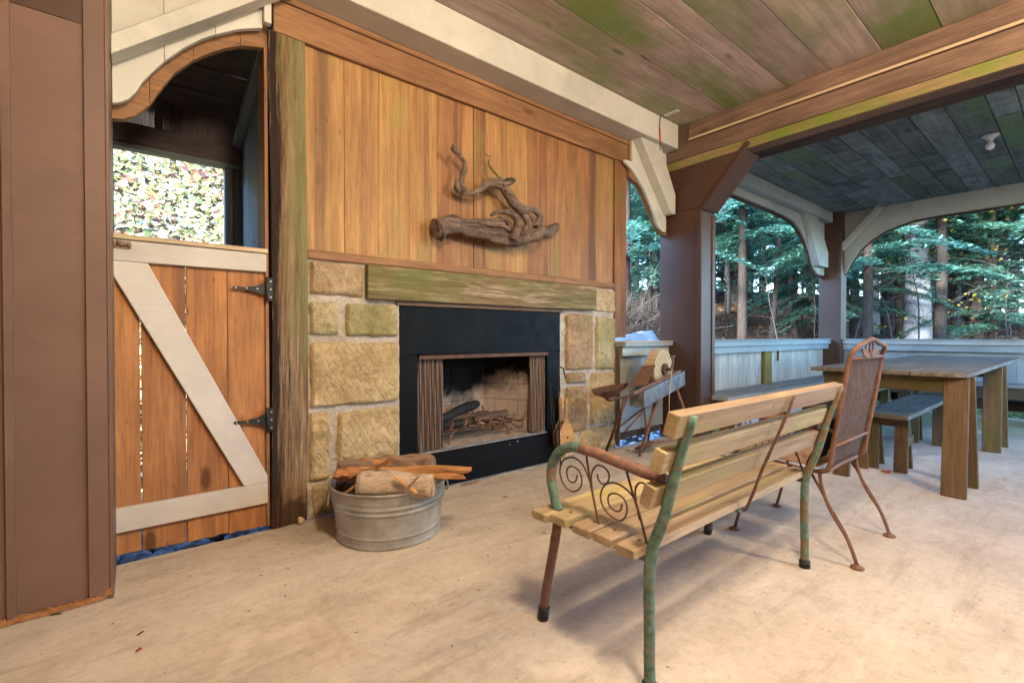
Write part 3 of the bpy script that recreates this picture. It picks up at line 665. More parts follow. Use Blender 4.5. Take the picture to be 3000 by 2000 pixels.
def burnt(p0, p1, r_, m, label):
    o = tube('charred_log', [Vector(p0).lerp(Vector(p1), t/10) for t in range(11)], [r_*.8, r_, r_, r_*1.05, r_*.85], m, None, 10, nz=.5, nzs=18, along=True); tag(o, label, 'log')
burnt((1.66, 3.02, .41), (2.16, 3.12, .50), .038, M['char'], 'long blackened log lying at the back of the fire grate')
burnt((1.86, 2.97, .385), (2.27, 3.0, .415), .03, M['char2'], 'half burnt brown log lying across the middle of the grate')
burnt((1.70, 2.96, .385), (1.98, 2.98, .39), .028, M['char'], 'short black charred log at the left of the fire grate')
burnt((2.0, 2.95, .41), (2.34, 2.97, .425), .032, M['char2'], 'brown split log with a pale top lying over the right bars of the grate')
burnt((1.78, 3.06, .40), (2.2, 3.03, .43), .03, M['char2'], 'brown charred branch wedged behind the front log on the grate')
# tools at the right of the surround
pk = thing('fire_poker', (2.66, 2.70, 0), 'thin black iron fire poker with a crook handle leaning right of the fireplace', 'fire poker')
tube('shaft', [(2.655, 2.67, .14), (2.668, 2.70, .5), (2.678, 2.722, .735)], .005, M['iron'], pk, 6)
tube('crook', [(2.678, 2.722, .735), (2.68, 2.72, .775), (2.70, 2.71, .795), (2.725, 2.70, .78), (2.735, 2.70, .74), (2.745, 2.695, .70)], .0065, M['iron'], pk, 8, spl=5)
tube('foot', [(2.655, 2.67, .14), (2.65, 2.66, .07), (2.64, 2.65, .005)], .006, M['iron'], pk, 6)
fs = thing('fire_tongs', (2.62, 2.72, 0), 'pair of thin black iron fire tongs leaning beside the poker', 'fire tongs')
tube('rod', [(2.625, 2.70, .02), (2.625, 2.76, .66)], .004, M['iron'], fs, 6); tube('rod', [(2.645, 2.68, .02), (2.642, 2.76, .64)], .004, M['iron'], fs, 6); tube('grip', [(2.612, 2.76, .655), (2.652, 2.757, .652)], .005, M['iron'], fs, 6)
be = thing('bellows', (2.75, 2.66, .12), 'round wooden fireplace bellows with a handle standing against the stones', 'bellows')
def bell(dy, y):
    out = [(0, .0), (.035, .004), (.075, .05), (.085, .10), (.078, .15), (.055, .19), (.03, .22), (.018, .255), (.014, .36), (.018, .40), (.008, .425)]
    p = out+[(-x, z) for x, z in out[::-1][0:-1]]
    return prism('bellows_board', [(2.762+x, .115+z) for x, z in p], (0, y, 0), (1, 0, 0), (0, 0, 1), -.012, M['bellow'], be, .002)
bell(0, 2.70); bell(0, 2.765)
tube('leather', [(2.762+.078*math.cos(a), 2.732, .115+.105+.1*math.sin(a)) for a in np.linspace(math.pi*.42, math.pi*2.58, 24)], .026, M['rust_dark'], be, 8)
tube('valve_hole', [(2.762, 2.6868, .215), (2.762, 2.692, .215)], .008, M['char'], be, 12)

# ------------------------------------------------------------------ half door
hd = thing('half_door', (.23, 2.8, 0), 'orange board half door with pale painted rails and one diagonal brace', 'door')
xs = [-.088, .0195, .195, .371, .545]
for i, (a, b) in enumerate(zip(xs, xs[1:])):
    gp = (.004, .0028, .0012, .0)[i]
    poly = [(a+.001, 1.50), (a+.001, .045-.01*i)]+[(a+(b-a)*t, .04-.006*i+.014*noise.noise(Vector((a*30+t*6, 1, 1)))) for t in (.2, .4, .6, .8)]+[(b-gp, .042-.008*i), (b-gp, 1.50)]
    cxx = (a+b)/2
    # grain vertical: ux along z
    prism('board', [(z, -x) for x, z in poly][::-1], (0, 2.802, 0), (0, 0, 1), (-1, 0, 0), -.022, M['door_board'], hd, .0015)
box('top_rail', -.088, .55, 2.775, 2.80, 1.392, 1.49, M['door_white'], hd, .003)
box('bottom_rail', -.088, .55, 2.775, 2.80, .15, .262, M['door_white'], hd, .003)
a = Vector((-.03, 2.787, 1.40)); b = Vector((.498, 2.787, .25))
prism('brace', [(-.087, 1.391), (-.087, 1.345), (.437, .263), (.549, .263), (.549, .30), (.048, 1.391)], (0, 2.80, 0), (1, 0, 0), (0, 0, 1), .025, M['door_white'], hd, .003)
box('cap', -.09, .556, 2.762, 2.84, 1.4915, 1.514, M['raw_wood'], hd, .003)
def hinge(z):
    h = box('hinge', .548, .578, 2.7645, 2.7695, z-.062, z+.062, M['iron'], hd, .001)
    prism('strap', [(.547, z-.03), (.547, z+.03), (.52, z+.028), (.50, z+.014), (.46, z+.010), (.45, z+.004), (.415, z+.007), (.398, z+.009), (.390, z), (.398, z-.009), (.415, z-.007), (.45, z-.006), (.46, z-.012), (.50, z-.018), (.52, z-.030)], (0, 2.7735, 0), (1, 0, 0), (0, 0, 1), -.004, M['iron'], h, 0).parent
    tube('pin', [(.5475, 2.764, z-.066), (.5475, 2.764, z+.066)], .0055, M['iron'], h, 8)
    for x, zz in ((.567, z-.042), (.567, z), (.567, z+.042), (.405, z), (.455, z), (.505, z)):
        tube('screw', [(x, 2.7695 if x < .54 else 2.7625, zz), (x, 2.767 if x < .54 else 2.7600, zz)], .0042, M['screw'], h, 10)
hinge(1.30); hinge(.60)
bo = box('bolt_latch', -.086, -.012, 2.769, 2.7745, 1.448, 1.483, M['bolt_metal'], hd, .001)
tube('bolt', [(-.086, 2.762, 1.466), (-.014, 2.762, 1.466)], .0055, M['bolt_metal'], bo, 10)
for x in (-.07, -.045, -.02): box('staple', x-.003, x+.003, 2.7555, 2.7688, 1.457, 1.475, M['bolt_metal'], bo, .001)
tube('bolt_knob', [(-.058, 2.761, 1.47), (-.06, 2.748, 1.479)], .004, M['bolt_metal'], bo, 8)

# vestibule behind the door
ve = thing('vestibule', (.25, 3.4, 0), 'dark little entry room with sloping roof boards behind the half door', 'vestibule')
box('left_wall', -.16, -.14, 2.84, 3.86, -.1, 3.0, M['shed'], ve, 0)
for i in range(6): box('wall_board', .602, .62, 2.96+i*.155, 2.96+i*.155+.152, -.1, 3.0, M['shed_blue'], ve, .002)
box('outer_header', -.14, .60, 3.82, 3.90, 2.262, 2.40, M['shed'], ve, .004)
box('outer_lintel', -.14, .60, 3.80, 3.88, 2.232, 2.258, M['shed_blue'], ve, .002)
box('outer_jamb', .497, .60, 3.83, 3.90, -.1, 2.23, M['shed_blue'], ve, .002)
box('jamb_strip', .535, .556, 3.805, 3.829, -.1, 2.23, M['shed'], ve, .002)
box('outer_jamb', -.16, -.10, 3.87, 3.92, -.1, 2.23, M['shed'], ve, .002)
for i in range(4): box('gable_board', -.14+i*.185, -.14+i*.185+.1848, 3.91, 3.93, 2.27, 3.1, M['shed'], ve, .002)
box('gable_stud', .105, .15, 3.85, 3.905, 2.402, 3.1, M['shed'], ve, .002)
plank('rafter', (.575, 2.95, 2.71), (.575, 3.88, 2.40), .07, .05, (1, 0, 0), M['shed_blue'], ve, .002)
for i in range(5):
    ya = 2.83+i*.22; plank('roof_board', (-.16, ya+.11, 2.90-(ya-2.83)*.30), (.62, ya+.11, 2.90-(ya-2.83)*.30), .215, .02, (0, .29, 1), M['shed'], ve, .002)
vr = plank('vestibule_roof', (-.4, 3.75, 3.17), (.9, 3.75, 3.17), 1.3, .04, (0, .05, 1), M['roof'], None, 0); tag(vr, 'shingled roof over the entry behind the half door', 'roof')

# ------------------------------------------------------------------ driftwood on the wall
dw = thing('driftwood', (2.1, 2.7, 1.85), 'twisted grey driftwood log with curled vine branches hung on the cedar wall', 'driftwood')
tube('trunk', [(1.545, 2.70, 1.755), (1.62, 2.70, 1.785), (1.74, 2.705, 1.80), (1.9, 2.71, 1.79), (2.05, 2.71, 1.785), (2.2, 2.71, 1.78), (2.33, 2.70, 1.80)], [.068, .062, .058, .060, .064, .064, .045], M['drift'], dw, 16, spl=6, nz=.45, nzs=11, along=True)
tube('butt_end', [(1.556, 2.70, 1.755), (1.535, 2.70, 1.75)], [.066, .055], M['drift'], dw, 14, nz=.4, nzs=25)
tube('stub', [(2.22, 2.68, 1.765), (2.33, 2.665, 1.80), (2.41, 2.66, 1.835), (2.425, 2.66, 1.85)], [.05, .05, .045, .02], M['drift'], dw, 14, spl=5, nz=.5, nzs=18, along=True)
tube('tongue', [(2.38, 2.72, 1.825), (2.5, 2.735, 1.865), (2.62, 2.745, 1.90), (2.69, 2.75, 1.945), (2.70, 2.75, 1.955)], [.03, .042, .05, .04, .012], M['drift'], dw, 14, spl=5, nz=.3, nzs=14, along=True, flat=.75)
tube('vine', [(2.14, 2.63, 1.75), (2.155, 2.61, 1.83), (2.15, 2.61, 1.90), (2.10, 2.62, 1.935), (2.02, 2.65, 1.93), (1.965, 2.67, 1.905)], [.03, .032, .028, .022, .017, .012], M['drift'], dw, 10, spl=7, nz=.3, nzs=20)
tube('vine', [(2.43, 2.72, 1.90), (2.465, 2.71, 1.955), (2.455, 2.70, 2.0), (2.38, 2.69, 2.018), (2.28, 2.69, 1.995), (2.19, 2.68, 2.03), (2.12, 2.68, 2.095), (2.07, 2.69, 2.15)], [.024, .028, .026, .028, .036, .042, .036, .03], M['drift'], dw, 12, spl=7, nz=.25, nzs=16)
tube('vine', [(2.12, 2.69, 2.13), (2.03, 2.68, 2.145), (1.96, 2.69, 2.135), (1.90, 2.70, 2.085), (1.83, 2.71, 2.04), (1.76, 2.71, 2.035), (1.715, 2.71, 2.06), (1.705, 2.705, 2.11)], [.03, .038, .03, .019, .019, .023, .026, .012], M['drift'], dw, 12, spl=7, nz=.2, nzs=20)
tube('antler', [(1.755, 2.70, 2.03), (1.735, 2.69, 2.09), (1.745, 2.68, 2.16), (1.755, 2.68, 2.215), (1.735, 2.68, 2.25), (1.69, 2.68, 2.28), (1.665, 2.68, 2.30), (1.672, 2.68, 2.335)], [.026, .02, .018, .017, .0165, .016, .021, .009], M['drift'], dw, 10, spl=6, nz=.25, nzs=22)
tube('knob', [(2.06, 2.67, 2.14), (2.11, 2.66, 2.165), (2.15, 2.66, 2.185), (2.155, 2.66, 2.20)], [.03, .025, .026, .01], M['drift'], dw, 10, spl=5, nz=.5, nzs=30)
for pts, rr in (([(1.90, 2.655, 1.835), (1.98, 2.65, 1.865), (2.06, 2.645, 1.885), (2.12, 2.65, 1.86), (2.10, 2.65, 1.81)], [.012, .02, .024, .02, .014]), ([(1.84, 2.66, 1.83), (1.95, 2.65, 1.835), (2.04, 2.64, 1.84), (2.12, 2.64, 1.81)], [.008, .016, .018, .01]), ([(1.60, 2.655, 1.80), (1.75, 2.655, 1.83), (1.9, 2.66, 1.85), (2.0, 2.665, 1.87)], [.01, .016, .016, .01]),
                ([(2.29, 2.70, 1.83), (2.34, 2.70, 1.88), (2.33, 2.70, 1.93), (2.28, 2.695, 1.985)], [.03, .03, .026, .02]), ([(2.30, 2.66, 1.79), (2.38, 2.65, 1.82), (2.44, 2.66, 1.87), (2.42, 2.68, 1.91), (2.36, 2.69, 1.90)], [.02, .026, .03, .024, .014])):
    tube('burl', pts, rr, M['drift'], dw, 10, spl=6, nz=.5, nzs=22, along=True)
tw = tube('twig', [(2.12, 2.68, 2.18), (2.06, 2.68, 2.185), (2.02, 2.685, 2.215), (1.975, 2.69, 2.25), (1.962, 2.69, 2.29), (1.978, 2.69, 2.325), (1.94, 2.70, 2.34), (1.92, 2.70, 2.375)], [.011, .010, .009, .008, .007, .007, .005, .003], M['mantel'], dw, 8, spl=5, nz=.3, nzs=40); tw['label'] = 'green mossy twig'

# ------------------------------------------------------------------ right bracket, column, header
rb = thing('cream_arched_bracket', (3.95, 2.75, 2.4), 'cream arched bracket with a chunky diagonal brace beside the brown column', 'bracket')
br = [(3.552, 2.66), (3.64, 2.625), (3.706, 2.581), (3.77, 2.53), (3.836, 2.472), (3.90, 2.40), (3.97, 2.319), (4.02, 2.24), (4.057, 2.172), (4.10, 2.13), (4.163, 2.106)]
prism('arch_board', br+[(4.215, 2.106), (4.215, 2.898), (3.657, 2.898), (3.657, 2.69), (3.552, 2.69)], (0, 2.745, 0), (1, 0, 0), (0, 0, 1), .025, M['cream'], rb, .001)
br2 = [(3.65, 2.56), (3.784, 2.515), (3.85, 2.465), (3.899, 2.415), (3.96, 2.34), (4.018, 2.265), (4.08, 2.18), (4.123, 2.135), (4.18, 2.085), (4.275, 2.08)]
prism('arch_backing', br2+[(4.275, 2.89), (3.65, 2.89)], (0, 2.80, 0), (1, 0, 0), (0, 0, 1), .05, M['trim'], rb, .001)
prism('brace', [(3.66, 2.898), (4.172, 2.272), (4.242, 2.272), (4.242, 2.47), (3.985, 2.898)], (0, 2.718, 0), (1, 0, 0), (0, 0, 1), .09, M['cream'], rb, .004)
co = thing('brown_column', (4.41, 2.6, 0), 'dark brown boxed column with a diagonal knee holding the header', 'column')
box('column_shaft', 4.28, 4.54, 2.38, 2.83, 0, 2.30, M['brown_shaded'], co, .003)
box('corner_trim', 4.27, 4.2798, 2.375, 2.42, 0, 2.26, M['brown_shaded'], co, .002)
box('corner_trim', 4.275, 4.33, 2.368, 2.3798, 0, 2.26, M['brown_shaded'], co, .002)
box('corner_trim', 4.49, 4.545, 2.368, 2.3798, 0, 2.26, M['brown_shaded'], co, .002)
prism('knee_panel', [(2.83, 2.302), (2.383, 2.302), (2.0, 2.736), (2.83, 2.736)], (4.28, 0, 0), (0, 1, 0), (0, 0, 1), .26, M['brown_shaded'], co, .003)
plank('knee_trim', (4.276, 2.372, 2.285), (4.276, 1.93, 2.79), .05, .02, (1, 0, 0), M['brown_shaded'], co, .003)
plank('knee_soffit', (4.41, 2.365, 2.28), (4.41, 1.96, 2.735), .30, .018, (0, -1, -.87), M['brown_shaded'], co, .004)
hb = thing('timber_header', (4.5, 0, 2.73), 'long rough brown header of stacked boards crossing between the two ceilings', 'beam')
box('upper_board', 4.262, 4.29, -2.6, 2.50, 2.975, 3.138, M['header'], hb, .003)
box('header_block', 4.281, 4.31, 2.502, 2.90, 2.975, 3.162, M['header'], hb, .003)
box('ledge_strip', 4.255, 4.2615, -2.6, 2.50, 2.975, 2.995, M['raw_wood'], hb, .001)
box('middle_board', 4.28, 4.31, -2.6, 2.84, 2.822, 2.973, M['header'], hb, .003)
o = box('lower_strip', 4.286, 4.31, -2.6, 2.84, 2.737, 2.820, M['header_moss'], hb, .003); o['label'] = 'moss covered lower strip'
box('soffit_board', 4.31, 4.45, -2.6, 2.84, 2.738, 2.76, M['header'], hb, .003)
box('soffit_board', 4.453, 4.66, -2.6, 2.84, 2.742, 2.765, M['dark_board'], hb, .003)
box('inner_face', 4.64, 4.66, -2.6, 2.84, 2.766, 3.0, M['header'], hb, .003)
wi = thing('hanging_wire', (3.85, 2.56, 3.0), 'loose red tipped wire hanging over the beam end', 'wire')
tube('wire', [(3.885, 2.568, 3.137), (3.87, 2.564, 3.08), (3.865, 2.566, 2.99), (3.875, 2.568, 2.92), (3.88, 2.566, 2.86), (3.865, 2.56, 2.80)], .004, M['iron'], wi, 6, spl=5)
tube('red_sleeve', [(3.866, 2.562, 3.02), (3.87, 2.562, 2.95), (3.878, 2.563, 2.88)], .006, M['wirered'], wi, 6, spl=4)
jp = box('junction_plate', 3.90, 3.94, 2.40, 2.54, 3.128, 3.1385, M['porcelain'], None, .001); tag(jp, 'small metal junction plate on the mossy ceiling above the beam end', 'junction plate')

# ------------------------------------------------------------------ low wall between hearth and column
lo = thing('low_wall', (3.9, 2.8, 0), 'short grey low wall with raw wood cap between the stones and the brown column', 'low wall')
box('cap', 3.50, 4.277, 2.665, 2.94, .99, 1.0, M['raw_wood'], lo, .001); box('cap_edge', 3.50, 4.276, 2.672, 2.93, .952, .988, M['grey_paint'], lo, .002)
box('upper_board', 3.52, 4.274, 2.715, 2.74, .862, .951, M['cream_grey'], lo, .003)
for i in range(2): box('panel_board', 3.505+i*.386, 3.505+i*.386+.383, 2.785, 2.81, .135, .95, M['grey_paint'], lo, .002)
box('side_trim', 3.50, 3.512, 2.74, 2.784, .02, .95, M['old_trim'], lo, .001)
for i in range(4): box('skirt_board', 3.50+i*.19, 3.50+i*.19+.186, 2.812, 2.835, .055+.01*(i % 2), .30, M['dark_board'], lo, .002)
# far left parapet
pl = thing('left_parapet', (6.4, 2.62, 0), 'whitewashed parapet with grey blue cap along the left of the dining area', 'parapet')
box('cap', 4.545, 8.40, 2.50, 2.80, .992, 1.008, M['pale_blue'], pl, .003); box('cap_edge', 4.545, 8.40, 2.515, 2.78, .93, .991, M['pale_blue'], pl, .003); box('apron', 4.545, 8.40, 2.545, 2.57, .855, .929, M['pale_blue'], pl, .003)
x = 4.545
while x < 8.38:
    wdt = min(random.uniform(.2, .3), 8.39-x); box('panel_board', x, x+wdt-.002, 2.62+random.uniform(0, .003), 2.64, .12, .928, M['parapet'], pl, .002); x += wdt
box('mossy_stud', 6.2, 6.42, 2.578, 2.618, .12, .853, M['mossy_stud'], pl, .003)
box('peg', 6.67, 6.70, 2.60, 2.618, .72, .86, M['leg_wood'], pl, .003)
# far parapet
pf = thing('far_parapet', (8.6, 0, 0), 'long grey parapet closing the far side of the dining area', 'parapet')
box('cap', 8.44, 8.74, -2.6, 2.388, .992, 1.008, M['pale_blue'], pf, .003); box('cap_edge', 8.455, 8.72, -2.6, 2.388, .93, .991, M['grey_paint'], pf, .003); box('apron', 8.485, 8.51, -2.6, 2.388, .84, .929, M['pale_blue'], pf, .003)
y = -2.6
while y < 2.37:
    wdt = min(random.uniform(.2, .3), 2.387-y); box('panel_board', 8.56+random.uniform(0, .003), 8.58, y, y+wdt-.002, .24, .928, M['pale_blue'], pf, .002); y += wdt
box('lower_board', 8.55, 8.59, -2.6, 2.388, .105, .236, M['dark_board'], pf, .003)
# corner post
cp = thing('corner_post', (8.52, 2.54, 0), 'purplish brown corner post where the two far parapets meet', 'post')
box('shaft', 8.40, 8.66, 2.39, 2.69, 0, 2.96, M['brown_shaded'], cp, .004); box('corner_trim', 8.39, 8.3998, 2.385, 2.44, 0, 2.95, M['brown_shaded'], cp, .002)
# far beams
b1 = thing('far_left_beam', (6.5, 2.55, 2.9), 'pale grey beam and arched board along the left edge of the far ceiling', 'beam')
box('beam', 4.66, 8.39, 2.50, 2.60, 2.80, 2.953, M['cream_grey'], b1, .004)
bl = [(4.6, 2.695), (5.6, 2.705), (6.5, 2.70), (7.02, 2.68), (7.25, 2.645), (7.47, 2.56), (7.66, 2.44), (7.80, 2.30), (7.90, 2.16), (8.0, 2.06), (8.10, 2.0), (8.2, 1.99), (8.39, 1.99)]
for i, (xa, xb) in enumerate([(4.6, 5.6), (5.6, 6.5), (6.5, 7.25), (7.25, 8.39)]):
    prism('arch_board', seg(bl, xa+.001, xb-.001, 2.952), (0, 2.64, 0), (1, 0, 0), (0, 0, 1), .03, M['cream_grey'], b1, .001)
    prism('outer_board', [(x_, z_-.025) for x_, z_ in seg(bl, xa+.001, xb-.001, 2.98)], (0, 2.675, 0), (1, 0, 0), (0, 0, 1), .03, M['dark_board'], b1, .001)
prism('brace', [(7.42, 2.798), (7.93, 2.10), (8.30, 2.10), (8.30, 2.32), (7.88, 2.798)], (0, 2.608, 0), (1, 0, 0), (0, 0, 1), .08, M['cream_grey'], b1, .004)
b2 = thing('far_cross_beam', (8.55, 0, 2.8), 'pale arched board with a diagonal brace along the far edge of the ceiling', 'beam')
fa = [(2.39, 2.0), (2.37, 2.03), (2.30, 2.18), (2.20, 2.35), (2.04, 2.50), (1.87, 2.60), (1.58, 2.685), (1.3, 2.70), (.5, 2.70), (-2.6, 2.70)]
for ya, yb in ((2.39, 1.58), (1.58, .5), (.5, -2.6)):
    poly = seg(fa[::-1], yb+.001, ya, 2.953)
    prism('arch_board', poly, (8.56, 0, 0), (0, 1, 0), (0, 0, 1), .03, M['cream_grey'], b2, .001)
    prism('outer_board', [(q, z_-.025) for q, z_ in poly], (8.592, 0, 0), (0, 1, 0), (0, 0, 1), .03, M['dark_board'], b2, .001)
plank('brace', (8.50, 2.44, 2.37), (8.50, 1.93, 2.945), .075, .11, (1, 0, 0), M['cream_grey'], b2, .004)

# built in seats
s1 = thing('left_wall_bench', (6.4, 2.37, 0), 'grey plank seat fixed along the left parapet', 'bench')
box('seat_plank', 4.48, 8.36, 2.20, 2.37, .412, .45, M['seat_grey'], s1, .004); box('seat_plank', 4.60, 8.36, 2.375, 2.56, .412, .45, M['seat_grey'], s1, .004)
for x in (4.62, 6.0, 7.4): box('support', x, x+.045, 2.22, 2.56, .0, .41, M['leg_wood'], s1, .003)
s2 = thing('far_wall_bench', (8.3, 0, 0), 'grey plank seat fixed along the far parapet', 'bench')
box('seat_plank', 8.10, 8.29, -2.5, 2.15, .43, .468, M['seat_grey'], s2, .004); box('seat_plank', 8.295, 8.50, -2.5, 2.15, .43, .468, M['seat_grey'], s2, .004); box('front_board', 8.13, 8.155, -2.5, 2.15, .29, .428, M['dark_board'], s2, .003)
for y in (-2, -.8, .3, 1.6): box('support', 8.16, 8.50, y, y+.045, 0, .43, M['leg_wood'], s2, .003)

# ------------------------------------------------------------------ ceiling lamps
def lamp(x, y, z, label, light=0):
    t = thing('ceiling_lamp', (x, y, z), label, 'lamp', 'porcelain ceiling lamps')
    lathe('lamp_base', [(0, 0), (.062, 0), (.066, -.008), (.05, -.022), (.028, -.034), (.026, -.05), (0, -.05)], (x, y, z-.0005), M['porcelain'], t, 24)
    if light:
        lathe('globe', [(.03+.07*math.sin(math.pi*k/12)**.8 if k else .03, -.05-.13*k/12) if k < 12 else (0, -.18) for k in range(13)], (x, y, z), bulbm, t, 24)
        L = bpy.data.lights.new('bulb_light', 'POINT'); L.energy = LAMP_W*light; L.color = (1, .82, .61); L.shadow_soft_size = .20
        lo_ = bpy.data.objects.new('bulb_light', L); C.objects.link(lo_); place(lo_, Matrix.Translation((x, y, z-.40)), t)
    else: lathe('bulb', [(0.013, -.05), (.016, -.065), (.03, -.085), (.034, -.105), (.028, -.128), (.012, -.139), (0, -.141)], (x, y, z), M['glass'], t, 20)
bulbm = bpy.data.materials.new('lit_bulb'); bulbm.use_nodes = True; bulbm.node_tree.nodes['Principled BSDF'].inputs['Emission Color'].default_value = (1, .8, .55, 1); bulbm.node_tree.nodes['Principled BSDF'].inputs['Emission Strength'].default_value = 12
lamp(6.32, .605, 2.955, 'unlit white bulb in a porcelain base on the dark far ceiling')
lamp(.7, -.05, 3.14, 'lit white globe lamp on the brown ceiling above the half door side of the porch', .62)
lamp(2.9, -1.1, 3.14, 'added lit globe lamp softening the shadows, on the brown ceiling nearer the timber header', .52)  # second lamp, added out of view to soften the bench shadows

# ------------------------------------------------------------------ tub and firewood
tc = Vector((1.07, 2.385, 0)); tb = thing('washtub', tc, 'round galvanised washtub filled with firewood in front of the stones', 'washtub')
pr = [(0, .012), (.255, .012), (.262, .004), (.270, 0), (.275, .008), (.270, .018), (.2695, .03), (.272, .038), (.270, .045)]
for i in range(60):
    z = .05+i*.0036; rr = .270+.128*(z-.03)*.93
    for zc, am, wd in ((.205, .0065, .008), (.178, .0065, .008), (.232, .002, .006), (.055, .003, .006)): rr += am*math.exp(-((z-zc)/wd)**2)
    pr.append((rr, z))
pr += [(.302, .272), (.309, .276), (.311, .282), (.306, .287), (.300, .282), (.293, .24), (.283, .16), (.262, .03), (.25, .018), (0, .018)]
lathe('tub_body', pr, tc, M['galv'], tb, 72)
hx = Vector((-.95, .25, 0)).normalized()
for s in (1, -1):
    e = tc+hx*s*.302; q = Vector((0, 0, 1)).cross(hx)
    tube('handle', [e+q*.045+Vector((0, 0, .262)), e+hx*s*.012+q*.047+Vector((0, 0, .22)), e+hx*s*.012+q*.03+Vector((0, 0, .185)), e+hx*s*.012-q*.03+Vector((0, 0, .185)), e+hx*s*.012-q*.047+Vector((0, 0, .22)), e-q*.045+Vector((0, 0, .262))], .0045, M['galv'], tb, 8, spl=6)
box('seam', tc.x-.335, tc.x-.33, 2.38, 2.39, .001, .002, M['galv'], tb, 0)
def firelog(p0, p1, rad, mat, label, res=12, nz=.3, nzs=14, ends=None):
    p0, p1 = Vector(p0), Vector(p1)
    o = tube('firewood', [p0.lerp(p1, t/10)+Vector((0, 0, .006*math.sin(t))) for t in range(11)], rad, mat, None, res, nz=nz, nzs=nzs, along=True)
    tag(o, label, 'firewood'); return o
def splitlog(p0, p1, w_, t_, mat, label, roll=0., rough=.006, name='firewood'):
    p0, p1 = Vector(p0), Vector(p1); L = (p1-p0).length; n = 14; bm = bmesh.new(); rings = []; s0 = random.uniform(0, 50)
    cs = [(-.5, -.5), (.1, -.42), (.5, -.35), (.45, .1), (.2, .5), (-.35, .42), (-.5, .05)]
    for i in range(n+1):
        t = i/n; e = 1-.25*(abs(2*t-1)**6); ring = []
        for j, (a, b) in enumerate(cs):
            q = Vector((t*4+s0, j*3.1, 0)); ring.append(bm.verts.new((L*(t-.5)+(random.uniform(-.012, .012) if i in (0, n) else 0), a*w_*e+rough*2*noise.noise(q), b*t_*e+rough*2*noise.noise(q+Vector((0, 0, 8))))))
        rings.append(ring)
    for A, B in zip(rings, rings[1:]):
        for k in range(7): bm.faces.new((A[k], A[(k+1) % 7], B[(k+1) % 7], B[k]))
    bm.faces.new(rings[0][::-1]); bm.faces.new(rings[-1]); bmesh.ops.recalc_face_normals(bm, faces=bm.faces)
    mw = frame((p0+p1)/2, p1-p0, (0, math.sin(roll), math.cos(roll))); o = link(name, tomesh(bm, 'firewood'), mw, mat); return tag(o, label, 'firewood')
bl_ = thing('birch_log', (1.01, 2.2, .29), 'fat pale barked round log lying across the front of the washtub', 'firewood')
p0, p1 = Vector((.868, 2.275, .315)), Vector((1.15, 2.05, .305))
tube('bark', [p0.lerp(p1, t/12) for t in range(13)], [.073, .075, .074, .072, .066, .06, .056, .058, .057], M['bark_pale'], bl_, 20, nz=.12, nzs=14, along=True)
d_ = (p1-p0).normalized(); tube('cut_end', [p0-d_*.002, p0-d_*.0045], .069, M['endgrain'], bl_, 20); tube('cut_end', [p1+d_*.002, p1+d_*.0045], .054, M['endgrain'], bl_, 20)
splitlog((.84, 2.50, .355), (1.10, 2.31, .365), .10, .075, M['split_grey'], 'grey brown split log at the back left of the washtub')
splitlog((1.0, 2.40, .375), (1.22, 2.17, .395), .085, .07, M['split_grey'], 'grey split log at the back right of the washtub pile', .4)
splitlog((.80, 2.42, .352), (1.33, 1.99, .368), .06, .035, M['split'], 'long orange split stick jutting right over the washtub rim')
splitlog((.83, 2.38, .345), (1.27, 1.95, .350), .05, .028, M['split'], 'orange split stick just below the longest one in the washtub', .5)
splitlog((.93, 2.42, .385), (1.2, 2.18, .392), .05, .03, M['split'], 'short orange split piece on top of the washtub pile', .2)
splitlog((.79, 2.40, .345), (.90, 2.32, .35), .07, .06, M['split'], 'stubby rotten orange piece at the left of the washtub', .9)
splitlog((.92, 2.21, .395), (.985, 2.15, .445), .028, .014, M['split'], 'small upright orange chip crossing the log pile', .3, .002)
tube_o = tube('bent_splinter', [(.81, 2.28, .352), (.87, 2.25, .385), (.93, 2.22, .405), (.985, 2.14, .46)], .005, M['split'], None, 6, spl=5); tag(tube_o, 'thin curved splinter arching over the pale log', 'stick')
splitlog((.975, 2.03, .308), (1.045, 1.995, .385), .014, .008, M['split_grey'], 'thin dark stick leaning right across the pale log', 0, .001, 'kindling')
splitlog((1.045, 2.02, .30), (.965, 2.09, .378), .022, .012, M['split'], 'orange stick leaning left across the pale log', 0, .001, 'kindling')
splitlog((.80, 2.33, .26), (.865, 2.27, .325), .018, .012, M['split'], 'small stick standing left of the pale log', 0, .001, 'kindling')
splitlog((.85, 2.55, .08), (.86, 2.50, .33), .06, .03, M['split_grey'], 'upright split log standing inside the left of the washtub', 0)
splitlog((.86, 2.30, .16), (1.25, 2.3, .17), .16, .12, M['split_grey'], 'dark split log buried low in the washtub')
splitlog((.88, 2.45, .22), (1.28, 2.40, .24), .16, .13, M['split_grey'], 'broad split log in the middle of the washtub pile')

